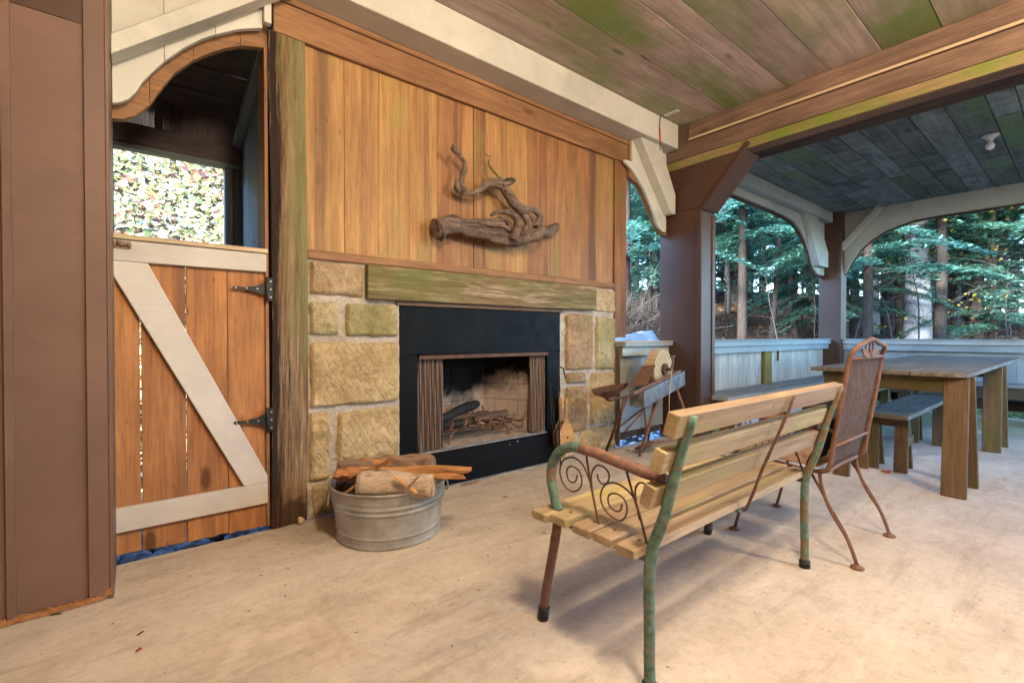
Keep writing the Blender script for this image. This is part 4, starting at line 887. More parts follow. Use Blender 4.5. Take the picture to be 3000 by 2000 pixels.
# ------------------------------------------------------------------ garden bench
gb = thing('garden_bench', (1.76, 1.0, 0), 'wooden slatted garden bench with rusty green tube frame, seen from behind', 'bench')
def bench_end(X, m_post, m_arm, m_leg, sgn):
    tube('back_post', [(X, .803, 0.02), (X, .805, .20), (X, .805, .33), (X, .798, .42), (X, .756, .538), (X, .716, .696), (X, .672, .835)], [.0165, .0165, .017, .017, .0165, .016, .0155], m_post, gb, 14, spl=6, nz=.1, nzs=60)
    tube('arm', [(X, .752, .64), (X, .90, .655), (X, 1.02, .668), (X, 1.075, .671)], .018, m_arm, gb, 14, spl=6, nz=.12, nzs=60)
    tube('arm_bend', [(X, 1.075, .671), (X, 1.13, .665), (X, 1.19, .628), (X, 1.222, .556), (X, 1.207, .481), (X, 1.184, .425)], .0178, M['green_rust'] if X < 2 else M['moss_rust'], gb, 14, spl=6, nz=.1, nzs=60)
    tube('front_leg', [(X, 1.184, .425), (X, 1.20, .32), (X, 1.235, .17), (X, 1.262, .04)], .0172, m_leg, gb, 14, spl=4, nz=.1, nzs=60)
    tube('foot_cap', [(X, 1.258, .05), (X, 1.266, 0.001)], .021, M['iron'], gb, 12)
    tube('foot_cap', [(X, .803, .03), (X, .803, 0.001)], .0225, M['iron'], gb, 12)
    prism('seat_rail', [(.80, .385), (.80, .415), (1.18, .412), (1.245, .40), (1.245, .372), (1.18, .385)], (X-.006, 0, 0), (0, 1, 0), (0, 0, 1), .012, M['moss_rust'], gb, .001)
    def spiral(c, r0, r1, a0, turns, rod='scroll', squash=.85):
        pts = []
        for i in range(34):
            t = i/33; a = a0+turns*2*math.pi*t; rr = r0+(r1-r0)*t; pts.append((X, c[0]+rr*squash*math.cos(a), c[1]+rr*math.sin(a)))
        return pts
    wm = M['rust_dark']
    for pts in ([(1.02, .512), (1.037, .567), (1.07, .618), (1.117, .632), (1.16, .612), (1.177, .571), (1.16, .53), (1.122, .513), (1.085, .53), (1.072, .561), (1.085, .592), (1.117, .601), (1.138, .59), (1.143, .572), (1.135, .55), (1.117, .545), (1.10, .555), (1.094, .576)],
                [(1.015, .50), (1.027, .55), (1.029, .595), (1.012, .624), (.989, .631), (.965, .622), (.955, .603), (.965, .58), (.983, .573), (1.0, .583), (1.004, .60)],
                [(.84, .50), (.858, .555), (.89, .58), (.935, .588), (.975, .57), (.991, .527), (.97, .49), (.923, .474), (.895, .49), (.886, .525), (.90, .549), (.93, .556), (.955, .545), (.96, .525), (.95, .507), (.927, .501), (.91, .51), (.906, .53)],
                [(.835, .50), (.852, .55), (.856, .587), (.845, .608), (.83, .614), (.812, .606), (.802, .59), (.803, .572), (.816, .562), (.828, .567), (.833, .58)]):
        tube('scroll', [(X, a, b) for a, b in pts], .003, wm, gb, 6, spl=4)
    tube('scroll_stem', [(X, 1.052, .65), (X, 1.035, .567), (X, 1.02, .512), (X, .993, .425)], .004, wm, gb, 6, spl=3)
    tube('scroll_stem', [(X, .89, .64), (X, .861, .562), (X, .84, .515), (X, .81, .425)], .004, wm, gb, 6, spl=3)
bench_end(1.17, M['green_rust'], M['rust_red'], M['rust'], -1); bench_end(2.36, M['moss_rust'], M['rust_red'], M['rust_dark'], 1)
for (y, z, ww, pitch) in ((.697, .812, .068, -.27), (.738, .708, .068, -.27), (.771, .603, .068, -.27)):
    n = Vector((0, 1, .30)).normalized(); plank('back_slat', (1.105, y, z), (2.40, y, z), ww, .036, n, M['teak'], gb, .003, .0012)
for y0, y1, z in ((1.172, 1.245, .418), (1.087, 1.160, .425), (.978, 1.054, .425), (.897, .968, .425), (.808, .873, .425)):
    sl_ = box('seat_slat', 1.10+random.uniform(-.006, .006), 2.41, y0, y1, z-.014, z+.014, M['teak'], gb, .003, 0, .001)
    for X in (1.17, 2.35):
        tube('screw', [(X, (y0+y1)/2, z+.0145), (X, (y0+y1)/2, z+.016)], .0065, M['rust'], sl_, 8)
tube('centre_strap', [(1.83, .66, .835), (1.80, .68, .75), (1.765, .735, .58), (1.75, .782, .43), (1.75, .80, .405)], .0058, M['rust_dark'], gb, 8, spl=5, nz=.4, nzs=60)
box('centre_rail', 1.735, 1.755, .81, 1.23, .395, .408, M['moss_rust'], gb, .001)

# ------------------------------------------------------------------ wrought iron chair
ch = thing('iron_chair', (2.8, .9, 0), 'rusty wrought iron patio chair with a tall woven back beside the bench', 'chair')
rm = M['rust']
L0, R0 = 2.53, 3.07
tube('back_frame', [(L0, .80, .405), (L0, .762, .43), (L0, .745, .55), (L0, .714, .747), (L0+.005, .688, .93), (L0+.02, .672, .985), (L0+.06, .668, 1.003), (L0+.13, .668, 1.012), (L0+.2, .666, 1.026), (2.80, .664, 1.034), (R0-.2, .666, 1.026), (R0-.13, .668, 1.012), (R0-.06, .668, 1.003), (R0-.02, .672, .985), (R0-.005, .688, .93), (R0, .714, .747), (R0, .745, .55), (R0, .762, .43), (R0, .80, .405)], .011, rm, ch, 10, spl=5, nz=.12, nzs=80)
tube('cross_bar', [(L0+.01, .682, .945), (R0-.01, .682, .945)], .008, rm, ch, 8); tube('cross_bar', [(L0, .748, .53), (R0, .748, .53)], .008, rm, ch, 8)
def sheet(name, pts4, mat, th=.006):
    a, b, c, d = [Vector(p) for p in pts4]; n = (b-a).cross(d-a).normalized(); nxx, nyy = 10, 16; bm = bmesh.new(); g = []
    for j in range(nyy+1):
        g.append([bm.verts.new(a.lerp(b, i/nxx).lerp(d.lerp(c, i/nxx), j/nyy)+n*.006*noise.noise(Vector((i*.4, j*.3, 0)))) for i in range(nxx+1)])
    fs_ = [bm.faces.new((g[j][i], g[j][i+1], g[j+1][i+1], g[j+1][i])) for j in range(nyy) for i in range(nxx)]
    bmesh.ops.solidify(bm, geom=bm.faces[:], thickness=th)
    ce = (a+b+c+d)/4; bm.transform(Matrix.Translation(-ce)); return link(name, tomesh(bm, name, True), Matrix.Translation(ce), mat, ch)
sheet('woven_back', [(L0+.006, .775, .42), (R0-.006, .775, .42), (R0-.012, .684, .94), (L0+.012, .684, .94)], M['wicker'])
sheet('back_pad', [(L0-.004, .86, .425), (L0+.30, .86, .425), (L0+.30, .80, .62), (L0-.004, .775, .66)], M['pad'], .02)
for s in (-1, 1):   # leaf ornament in the top rail
    prism('leaf_ornament', [(2.80+s*x, z) for x, z in ((.02, .952), (.05, .948), (.095, .955), (.125, .972), (.135, .99), (.10, .992), (.06, .985), (.035, .972))], (0, .675, 0), (1, 0, 0), (0, 0, 1), .006, rm, ch, 0)
    tube('ornament_stem', [(2.80, .674, 1.028), (2.80+s*.05, .674, 1.015), (2.80+s*.06, .676, .99), (2.80+s*.05, .678, .95)], .004, rm, ch, 6, spl=4)
tube('ornament_stem', [(2.80, .672, 1.03), (2.80, .678, .95)], .004, rm, ch, 6)
tube('seat_frame', [(L0, .80, .405), (L0, 1.0, .412), (L0+.01, 1.18, .415), (L0+.04, 1.21, .415), (R0-.04, 1.21, .415), (R0-.01, 1.18, .415), (R0, 1.0, .412), (R0, .80, .405), (2.8, .79, .402)], .010, rm, ch, 8, True, 4)
for i in range(26):
    x = L0+.025+i*(R0-L0-.05)/25; box('seat_strap', x-.0075, x+.0075, .81, 1.20, .4225, .4265, M['webbing'], ch, .0008, 1)
for X, ss in ((L0, -1), (R0, 1)):
    sx_ = ss*.0
    tube('rear_leg', [(X, .80, .405), (X, .79, .335), (X, .752, .23), (X, .686, .12), (X, .648, .012)], .0085, rm, ch, 8, spl=6)
    tube('front_leg', [(X, 1.13, .41), (X, 1.14, .30), (X, 1.165, .16), (X, 1.20, .012)], .0085, rm, ch, 8, spl=6)
    tube('brace_rod', [(X, .84, .40), (X, .69, .135)], .006, rm, ch, 6)
    for y in (.648, 1.20): lathe('foot_disc', [(0, .001), (.026, .001), (.028, .006), (.018, .012), (.008, .02), (0, .02)], (X, y, 0), rm, ch, 16)
    tube('arm_rest', [(X, .735, .60), (X, .85, .64), (X, 1.02, .645), (X, 1.14, .62), (X, 1.19, .54), (X, 1.185, .415)], .009, rm, ch, 8, spl=6)
    tube('arm_scroll', [(X, 1.0+.06*(1-t*.6)*math.cos(t*8+1), .54+.075*(1-t*.6)*math.sin(t*8+1)) for t in np.linspace(0, 1, 24)], .0045, rm, ch, 6)
for k in range(5):
    tube('spring', [(2.57+.004*t, 1.222+.007*math.cos(t*1.6+k), .417+.007*math.sin(t*1.6+k)) for t in range(20)] if k == 0 else [(2.66+.004*t+.08*(k-1), 1.222+.007*math.cos(t*1.6), .417+.007*math.sin(t*1.6)) for t in range(18)], .0022, M['iron'], ch, 5)

# ------------------------------------------------------------------ treadle grindstone
gs = thing('treadle_grindstone', (3.6, 2.45, 0), 'antique treadle grindstone with iron seat and tin trough before the low wall', 'grindstone')
ax_ = Vector((.99, .13, 0)).normalized(); nn_ = Vector((.13, -.99, 0)).normalized(); wc = Vector((3.79, 2.461, .745))
def wheel(name, c, r_, w_, mat, res=40, par=gs):
    mw = frame(c, ax_, nn_); bm = bmesh.new()
    bmesh.ops.create_cone(bm, cap_ends=True, segments=res, radius1=r_, radius2=r_, depth=w_); 
    bmesh.ops.bevel(bm, geom=[e for e in bm.edges if e.calc_face_angle(0) > .8], offset=.004, segments=2, affect='EDGES')
    me = tomesh(bm, name); return link(name, me, mw, mat, par)
def stonewheel():
    m = N('wooden_wheel'); g = m.wave(14, m.map((1, .35, .35), (0, 0, R(20)), m.raw), 3.5, 3, 1.2, 'BANDS', 'Y'); n = m.noise(5, m.raw, 4)
    col = m.ramp(g, [(.0, (.40, .28, .15)), (.8, (.48, .35, .20))]); col = m.mix(m.rng(n, .55, .75, 0, .4), col, (.3, .25, .16)); return m.fin(col, .8, m.bump(g, .15, .002), 0, .2)
wheel('grinding_wheel', wc-nn_*.05, .185, .095, stonewheel())
wheel('hub', wc+nn_*.010, .052, .03, M['rust_dark'], 24); wheel('axle', wc+nn_*.03, .014, .10, M['rust_dark'], 12)
tube('crank', [wc+nn_*.07, wc+nn_*.075+Vector((.02, 0, .06)), wc+nn_*.075+Vector((.02, 0, .12))], .010, M['rust'], gs, 8); tube('crank_pin', [wc+nn_*.075+Vector((-.02, 0, .118)), wc+nn_*.075+Vector((.05, 0, .118))], .009, M['rust'], gs, 8)
for s, mm_ in ((.055, 'r'), (-.11, 'l')):
    plank('frame_rail', Vector((3.14, 2.375, .585))+nn_*s, Vector((4.02, 2.49, .715))+nn_*s, .03, .012, nn_, M['rust'], gs, .002)
# trough
t0, t1 = Vector((3.27, 2.31, 0)), Vector((4.10, 2.435, 0)); off = Vector((-.13, .99, 0))*.13
prism_pts = None
plank('trough_side', t0+Vector((0, 0, .525)), t1+Vector((0, 0, .648)), .135, .008, nn_, M['galvdark'], gs, .001)
plank('trough_side', t0+off+Vector((0, 0, .525)), t1+off+Vector((0, 0, .648)), .135, .008, nn_, M['galvdark'], gs, .001)
plank('trough_bottom', t0+off/2+Vector((0, 0, .462)), t1+off/2+Vector((0, 0, .585)), .13, .008, (0, 0, 1), M['galvdark'], gs, .001)
plank('trough_end', t0+Vector((0, 0, .525)), t0+off+Vector((0, 0, .525)), .135, .008, ax_, M['galvdark'], gs, .001); plank('trough_end', t1+Vector((0, 0, .648)), t1+off+Vector((0, 0, .648)), .135, .008, ax_, M['galvdark'], gs, .001)
plank('splash_plate', (3.325, 2.40, .63), (3.52, 2.44, .79), .14, .006, (-.7, 0, .7), M['rust'], gs, .002)
# saddle seat
bm = bmesh.new(); g = []
for j in range(17):
    row = []
    for i in range(13):
        u = i/12*2-1; v = j/16; wv = .12*(math.sin(math.pi*min(1, v*1.05+.08))**.5)*(1-.25*v); x = 2.74+.38*v; y = 2.36+u*wv
        z = .598+.03*v+.03*u*u-.045*math.exp(-((v-.35)/.25)**2)*(1-u*u)+.04*max(0, v-.6)
        row.append(bm.verts.new((x, y, z)))
    g.append(row)
for j in range(16):
    for i in range(12): bm.faces.new((g[j][i], g[j][i+1], g[j+1][i+1], g[j+1][i]))
bmesh.ops.solidify(bm, geom=bm.faces[:], thickness=.008); cc = Vector((2.93, 2.36, .6)); bm.transform(Matrix.Translation(-cc)); link('saddle', tomesh(bm, 'saddle', True), Matrix.Translation(cc), M['rust'], gs)
tube('seat_spring', [(2.85, 2.36, .57), (2.90, 2.36, .545), (3.02, 2.37, .55), (3.2, 2.385, .56)], .014, M['rust_dark'], gs, 8, spl=4, flat=.6)
def leg(a, b, r_=.014, m_='rust'): tube('leg', [a, b], [r_, r_*.85], M[m_], gs, 8, nz=.2, nzs=40)
leg((3.72, 2.41, .66), (3.39, 2.44, .012), .016); leg((3.90, 2.43, .64), (4.02, 2.25, .012), .013); leg((3.14, 2.38, .56), (3.27, 2.71, .012), .015, 'rust_dark'); leg((3.88, 2.58, .66), (3.95, 2.74, .012), .013)
leg((3.08, 2.37, .545), (3.17, 2.5, .20), .011, 'rust_dark'); tube('tie_rod', [(3.24, 2.60, .22), (3.68, 2.52, .44), (3.80, 2.5, .52)], .009, M['rust'], gs, 6)
tube('tie_rod', [(3.46, 2.44, .43), (3.50, 2.44, .20)], .010, M['rust'], gs, 6); tube('tie_rod', [(3.27, 2.5, .23), (3.46, 2.44, .40)], .008, M['rust'], gs, 6)
tube('tie_rod', [(3.42, 2.44, .10), (3.98, 2.30, .12)], .010, M['rust'], gs, 6)
tube('pull_cord', [wc+nn_*.08+Vector((0, 0, .02)), (3.72, 2.36, .5), (3.70, 2.34, .25)], .003, M['raw_wood'], gs, 5, spl=3)
plank('treadle', (3.45, 2.5, .05), (3.75, 2.55, .06), .06, .018, (0, 0, 1), M['rust_dark'], gs, .003)

# ------------------------------------------------------------------ table and benches
ta = thing('dining_table', (6, .95, 0), 'long weathered wooden trestle table in the dining area', 'table')
prism('tabletop_plank', [(4.21, 1.075), (4.205, 1.40), (7.9, 1.40), (7.9, 1.075)], (0, 0, .775), (1, 0, 0), (0, 1, 0), .028, M['grey_wood'], ta, .004)
prism('tabletop_plank', [(4.205, .79), (4.21, 1.070), (7.9, 1.070), (7.9, .79)], (0, 0, .775), (1, 0, 0), (0, 1, 0), .028, M['grey_wood'], ta, .004)
prism('tabletop_plank', [(4.35, .485), (4.26, .50), (4.215, .56), (4.205, .785), (7.9, .785), (7.9, .485)], (0, 0, .774), (1, 0, 0), (0, 1, 0), .029, M['grey_wood'], ta, .004)
box('end_rail', 4.29, 4.33, .56, 1.33, .665, .773, M['leg_wood'], ta, .003); box('end_rail', 6.19, 6.23, .56, 1.33, .665, .773, M['leg_wood'], ta, .003)
box('side_rail', 4.33, 7.8, .90, .94, .68, .773, M['leg_wood'], ta, .003)
for x in (4.33, 6.21):
    for y in (.545, 1.165):
        plank('leg', (x-.035, y+.01, .772), (x-.19, y, .0), .125 if y < 1 else .10, .04, (1, 0, 0), M['leg_wood'], ta, .004)
        plank('leg', (x+.045, y-.02, .772), (x+.17, y-.03, .0), .10, .036, (1, 0, 0), M['leg_wood'], ta, .004)
def bench2(x0, x1, y0, y1, z, label, legs):
    t = thing('plank_bench', ((x0+x1)/2, (y0+y1)/2, 0), label, 'bench')
    box('seat_plank', x0, x1, y0, y1, z-.035, z, M['grey_wood'], t, .004)
    for x in legs:
        for y in (y0+.06, y1-.06):
            plank('leg', (x, y, z-.036), (x-.03, y, 0), .085, .035, (1, 0, 0), M['leg_wood'], t, .003); plank('leg', (x+.06, y, z-.036), (x+.18, y, 0), .07, .03, (1, 0, 0), M['leg_wood'], t, .003)
        box('end_rail', x-.022, x+.012, y0+.105, y1-.105, z-.105, z-.037, M['leg_wood'], t, .003)
        box('tie_block', x+.02, x+.17, y0+.02, y0+.10, .20, .27, M['leg_wood'], t, .003)
bench2(4.47, 6.25, .84, 1.14, .452, 'grey plank bench pushed under the near side of the table', (4.6, 6.0))
bench2(4.95, 7.35, 1.50, 1.78, .455, 'grey plank bench on the left side of the table', (5.1, 7.1))
# stuff on the floor
def leafthing(x, y, s, rot, mat, label, z=0.002, name='fallen_leaf', cat='leaf'):
    bm = bmesh.new(); n = 9; ring = []
    c = bm.verts.new((0, 0, .010*s/.05))
    for k in range(n): 
        a = 2*math.pi*k/n; rr = s*(1 if k % 2 else .6); ring.append(bm.verts.new((rr*math.cos(a), rr*math.sin(a)*.7, random.uniform(0, .25*s))))
    for k in range(n): bm.faces.new((c, ring[k], ring[(k+1) % n]))
    bmesh.ops.solidify(bm, geom=bm.faces[:], thickness=.0008)
    o = link(name, tomesh(bm, name), Matrix.Translation((x, y, z)) @ Matrix.Rotation(rot, 4, 'Z'), mat); return tag(o, label, cat)
leafthing(4.50, .975, .055, .5, M['leaf_orange'], 'curled orange dry leaf lying beside the near leg of the plank bench')
leafthing(.002, 1.988, .016, .9, M['leaf_orange'], 'tiny orange leaf scrap on the concrete by the brown wall')
cpz = box('wood_shim', 1.77, 1.905, 2.735, 2.762, .001, .006, M['split_grey'], None, .001); tag(cpz, 'flat wood shim on the floor in front of the fireplace', 'wood scrap')
rb_ = link('pale_chunk', rockmesh('chunk', .02, .018, .022, .4, 3, 2, 4), Matrix.Translation((.71, 2.752, .022)), M['raw_wood']); tag(rb_, 'pale broken wood chunk at the foot of the timber post', 'wood scrap')
# crumbs of bark, leaf and grit
nD = 700; rx = np.random.uniform(-.3, 5.5, nD); ry = np.random.uniform(.3, 2.72, nD)
keep = (np.random.rand(nD) < np.clip(((ry-.6)/2.2)**2.5, .08, 1)); rx, ry = rx[keep], ry[keep]; n = len(rx)
sz = np.random.uniform(.0015, .0055, n)*np.where(np.random.rand(n) < .08, 2.2, 1); an = np.random.uniform(0, 6.28, n); V = []; F = []
for i in range(n):
    ca, sa = math.cos(an[i]), math.sin(an[i]); a, b = sz[i]*1.6, sz[i]*.55; base = len(V)
    for (u, v, h) in ((-a, -b, .0012), (a, -b, .0012), (a, b, .0012), (-a, b, .0012), (0, 0, .0012+sz[i]*.5)): V.append((rx[i]+u*ca-v*sa, ry[i]+u*sa+v*ca, h))
    for q in ((0, 1, 4), (1, 2, 4), (2, 3, 4), (3, 0, 4)): F.append([base+k for k in q])
db = link('floor_debris', arr_mesh('debris', np.array(V), np.array(F)), Matrix(), M['dark_board']); tag(db, 'scattered bark crumbs and grit on the concrete', kind='stuff')

# ------------------------------------------------------------------ OUTDOORS
def quads_mesh(name, P, U, Vv):
    """quads centred at P with half vectors U, Vv (diamond leaves)"""
    n = len(P); V = np.empty((n, 4, 3)); V[:, 0] = P-U; V[:, 1] = P-Vv; V[:, 2] = P+U; V[:, 3] = P+Vv
    return arr_mesh(name, V.reshape(-1, 3), np.arange(4*n).reshape(n, 4))
def rnd_dirs(n):
    v = np.random.normal(size=(n, 3)); return v/np.linalg.norm(v, axis=1)[:, None]
def tubes_np(segs, res=6):
    """segs list of (p0,p1,r0,r1)"""
    V = []; F = []
    for p0, p1, r0, r1 in segs:
        p0 = np.array(p0, float); p1 = np.array(p1, float); d = p1-p0; L = np.linalg.norm(d); d = d/max(L, 1e-6)
        a = np.cross(d, [.3, .5, .8]); a /= np.linalg.norm(a); b = np.cross(d, a); base = len(V)
        for p, r_ in ((p0, r0), (p1, r1)):
            for k in range(res): V.append(p+(a*math.cos(6.2832*k/res)+b*math.sin(6.2832*k/res))*r_)
        for k in range(res): F.append((base+k, base+(k+1) % res, base+res+(k+1) % res, base+res+k))
    return np.array(V), np.array(F)
def hemlock_meshes(H, z0, nb, Lmax, seed, dens=1., leaf=.055):
    rs = np.random.RandomState(seed); P = []; U = []; Vv = []; segs = []
    for i in range(8): segs.append(((.02*i % .05, 0, H*i/8), (.02*(i+1) % .05, 0, H*(i+1)/8), .011*H*(1-i/8.6)+.02, .011*H*(1-(i+1)/8.6)+.02))
    for b in range(nb):
        t = (b+rs.rand())/nb; z = z0+(H-z0)*t; L = Lmax*(1-t)**.8*rs.uniform(.65, 1.1)+.25; a = rs.uniform(0, 2*math.pi); d = np.array([math.cos(a), math.sin(a), 0]); side = np.array([-d[1], d[0], 0])
        rise = rs.uniform(-.05, .25); n = max(6, int(L/.11*dens)); prev = np.array([0, 0, z])
        for k in range(1, n+1):
            s = k/n; p = np.array([0, 0, z])+d*L*s+np.array([0, 0, L*(rise*s-.38*s*s)])+side*.05*math.sin(k)
            if k % 2 == 0 or k == n: segs.append((prev, p, .022*L*.3*(1-s)+.004, .022*L*.3*(1-s)+.003)); prev = p
            for sg in (-1, 1):
                l2 = (.1+.42*L*.45*(1-s)*(1 if s > .15 else s/.15))*rs.uniform(.6, 1.2); m_ = max(2, int(l2/.045*dens))
                dd = side*sg*.85+d*.5; dd /= np.linalg.norm(dd)
                for q in range(m_):
                    u_ = (q+.5)/m_; pp = p+dd*l2*u_+np.array([0, 0, -.35*l2*u_*u_+rs.normal()*.018])+rs.normal(size=3)*.014
                    ex = dd*.6+d*rs.uniform(-.6, .8)+rs.normal(size=3)*.18; ex /= np.linalg.norm(ex); nr = np.array([0, 0, 1])+rs.normal(size=3)*.35; w_ = np.cross(ex, nr); w_ /= np.linalg.norm(w_)
                    P.append(pp); U.append(ex*leaf*rs.uniform(.6, 1.3)); Vv.append(w_*leaf*.34*rs.uniform(.7, 1.2))
    crown = quads_mesh('crown', np.array(P), np.array(U), np.array(Vv)); V, F = tubes_np(segs, 6); return crown, arr_mesh('trunk', V, F, True)
HM = [hemlock_meshes(9, 2.9, 64, 2.9, 1, 1.75, .062), hemlock_meshes(11.5, 3.4, 70, 3.2, 2, 1.5, .075), hemlock_meshes(8, 2.1, 56, 2.3, 5, 1.8, .06)]
for c_, t_ in HM: c_.materials.append(M['hemlock']); t_.materials.append(M['bark_dark'])
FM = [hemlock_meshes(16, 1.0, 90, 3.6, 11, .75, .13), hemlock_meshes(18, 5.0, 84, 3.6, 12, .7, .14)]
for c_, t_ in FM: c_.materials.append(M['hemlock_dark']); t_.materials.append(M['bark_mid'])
def tree(pair, x, y, s, rot, label, name='hemlock_tree', group=None, dz=-.1):
    z = hn(x, y)+dz; t = bpy.data.objects.new(name, None); C.objects.link(t)
    mw = Matrix.Translation((x, y, z)) @ Matrix.Rotation(rot, 4, 'Z') @ Matrix.Scale(s, 4); place(t, mw); tag(t, label, 'tree', group)
    for nm, me in (('crown', pair[0]), ('trunk', pair[1])):
        o = bpy.data.objects.new(nm, me); C.objects.link(o); o.parent = t; W[o] = mw
    return t
tree(HM[0], 10.6, 4.9, 1.0, .3, 'leafy green hemlock with dark trunk framed by the left parapet opening')
tree(HM[2], 8.7, 6.6, 1.15, 1.9, 'bushy hemlock seen in the narrow gap beside the cedar wall')
tree(HM[1], 13.4, 8.0, 1.0, 2.2, 'tall hemlock just behind the dark trunked one')
tree(HM[2], 12.6, 3.1, 1.1, 4.0, 'low hemlock showing right of the corner post')
tree(HM[0], 14.6, 2.2, 1.1, 5.2, 'spreading hemlock left of the big pale trunk')
tree(HM[1], 15.8, .2, .95, .9, 'drooping hemlock right of the big pale trunk')
tree(HM[2], 17.5, 4.6, 1.4, 2.9, 'hemlock standing between the two openings far back')
tree(HM[0], 13.8, -1.2, 1.0, 3.3, 'hemlock at the right edge of the far opening')
tree(HM[1], 9.8, 9.8, .9, 3.9, 'tall hemlock on the slope behind the column')
for i_, (u_, d_, sc_, dz_, lb_) in enumerate([(2905, 11.5, .85, -1.2, 'low sweeping hemlock at the right of the far opening'), (2480, 12.5, .8, -1.3, 'low hemlock filling the left corner of the far opening'), (2330, 13.5, .9, -1.0, 'small hemlock right of the dark trunk in the left opening'), (2790, 14.5, 1.0, -1.2, 'hemlock just right of the big pale trunk, behind it'), (1900, 12.0, .9, -.6, 'hemlock beyond the boulders beside the column')]):
    tree(HM[2 if i_ % 2 == 0 else 0], _f.x*d_+_r.x*(u_-1500)/1365*d_, _f.y*d_+_r.y*(u_-1500)/1365*d_, sc_, 1.3*i_, lb_, 'hemlock_tree', None, dz_)
rs = np.random.RandomState(13)
for i in range(16):
    a = R(rs.uniform(0, 44)); d = rs.uniform(17, 24); tree(HM[i % 3], d*math.cos(a), d*math.sin(a), rs.uniform(.9, 1.5), rs.uniform(0, 6), 'hemlock in the dense green screen behind the nearer hemlocks', 'hemlock_tree', 'hemlocks behind the nearer ones')
rs = np.random.RandomState(3)
k = 0; cand = []
while len(cand) < 110:
    a = rs.uniform(-8, 62); d = rs.uniform(19, 75); x, y = d*math.cos(R(a)), d*math.sin(R(a))
    if y > 4+max(0, (22-x))*.2 or x > 16:
        if all(math.hypot(x-q[0], y-q[1]) > 1.6 for q in cand): cand.append((x, y))
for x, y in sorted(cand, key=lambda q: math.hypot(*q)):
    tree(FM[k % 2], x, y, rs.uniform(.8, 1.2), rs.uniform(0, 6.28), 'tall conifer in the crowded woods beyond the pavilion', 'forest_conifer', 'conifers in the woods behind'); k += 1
def sapling_mesh(seed):
    q = np.random.RandomState(seed); sg = []; p = np.array([0, 0, 0.]); d = np.array([0, 0, 1.])
    for i in range(10):
        n_ = p+d*.42; sg.append((p, n_, .022*(1-i/11), .022*(1-(i+1)/11)+.002))
        if i > 1:
            for _ in range(3):
                e = q.normal(size=3); e[2] = abs(e[2])*.4; e /= np.linalg.norm(e); a = p; L_ = q.uniform(.12, .22)
                for k_ in range(5):
                    b_ = a+e*L_; sg.append((a, b_, .006*(1-k_/6), .005*(1-k_/6))); 
                    f_ = b_+q.normal(size=3)*.12; sg.append((b_, f_, .003, .0015)); e = e+q.normal(size=3)*.2; e /= np.linalg.norm(e); a = b_
        d = d+q.normal(size=3)*.08; d /= np.linalg.norm(d); p = n_
    V_, F_ = tubes_np(sg, 4); return arr_mesh('sapling', V_, F_)
SM = [sapling_mesh(1), sapling_mesh(2), sapling_mesh(3)]
for i, m_ in enumerate(SM): m_.materials.append(M[('bark_mid', 'bark_mid', 'bark_dark')[i]])
rs = np.random.RandomState(77)
for i in range(34):
    u_ = rs.uniform(1840, 3050); d_ = rs.uniform(9.5, 17); x, y = _f.x*d_+_r.x*(u_-1500)/1365*d_, _f.y*d_+_r.y*(u_-1500)/1365*d_
    if x < 9.3 and y < 4.5: continue
    o = bpy.data.objects.new('bare_sapling', SM[i % 3]); C.objects.link(o); place(o, Matrix.Translation((x, y, hn(x, y)-.05)) @ Matrix.Rotation(rs.uniform(0, 6.28), 4, 'Z') @ Matrix.Scale(rs.uniform(.5, 1.15), 4)); tag(o, 'bare twiggy sapling standing in the leaf litter beyond the parapets', 'sapling', 'bare saplings in the leaf litter')
# bare straight trunks
def trunk(x, y, r_, H, mat, label, lean=(0, 0), grp=None, name='tree_trunk', limbs=()):
    z = hn(x, y)-.1; t = thing(name, (x, y, z), label, 'tree', grp)
    pts = [(x+lean[0]*i/6+.05*math.sin(i), y+lean[1]*i/6, z+H*i/6) for i in range(7)]
    tube('trunk', pts, [r_*1.25, r_, r_*.95, r_*.9, r_*.84, r_*.78, r_*.7], mat, t, 14, spl=5, nz=.12, nzs=3)
    for l in limbs: tube('limb', l[0], l[1], mat, t, 6, spl=5, nz=.1, nzs=4)
    return t
def pxp(dx, d):   # point at lateral tangent dx, depth d from the middle of the near room
    return (_f.x*d+_r.x*dx*d, _f.y*d+_r.y*dx*d)
x, y = pxp((2690-1500)/1365, 12.5)
trunk(x, y, .26, 12, M['bark_grey'], 'big pale grey trunk standing in the middle of the far opening', (.15, .25), None, 'pale_tree')
x, y = pxp((2560-1500)/1365, 15); trunk(x, y, .13, 11, M['bark_grey'], 'slim pale trunk left of the big pale trunk', (.1, .1), None, 'pale_tree')
x, y = pxp((2785-1500)/1365, 17); trunk(x, y, .2, 13, M['bark_mid'], 'grey brown trunk just right of the big pale trunk', (.3, -.4), None, 'pale_tree')
x, y = pxp((2255-1500)/1365, 12); trunk(x, y, .06, 8, M['bark_dark'], 'thin dark sapling trunk beside the hemlock trunk', (.5, -.3))
rs = np.random.RandomState(9)
for i in range(26):
    u_ = rs.uniform(1820, 3080); d = rs.uniform(16, 34); x, y = pxp((u_-1500)/1365, d)
    trunk(x, y, rs.uniform(.05, .16), 14, M['bark_mid'] if i % 3 else M['bark_dark'], 'slender straight trunk among the woods beyond the parapets', (rs.normal()*.3, rs.normal()*.3), 'slender trunks in the woods')
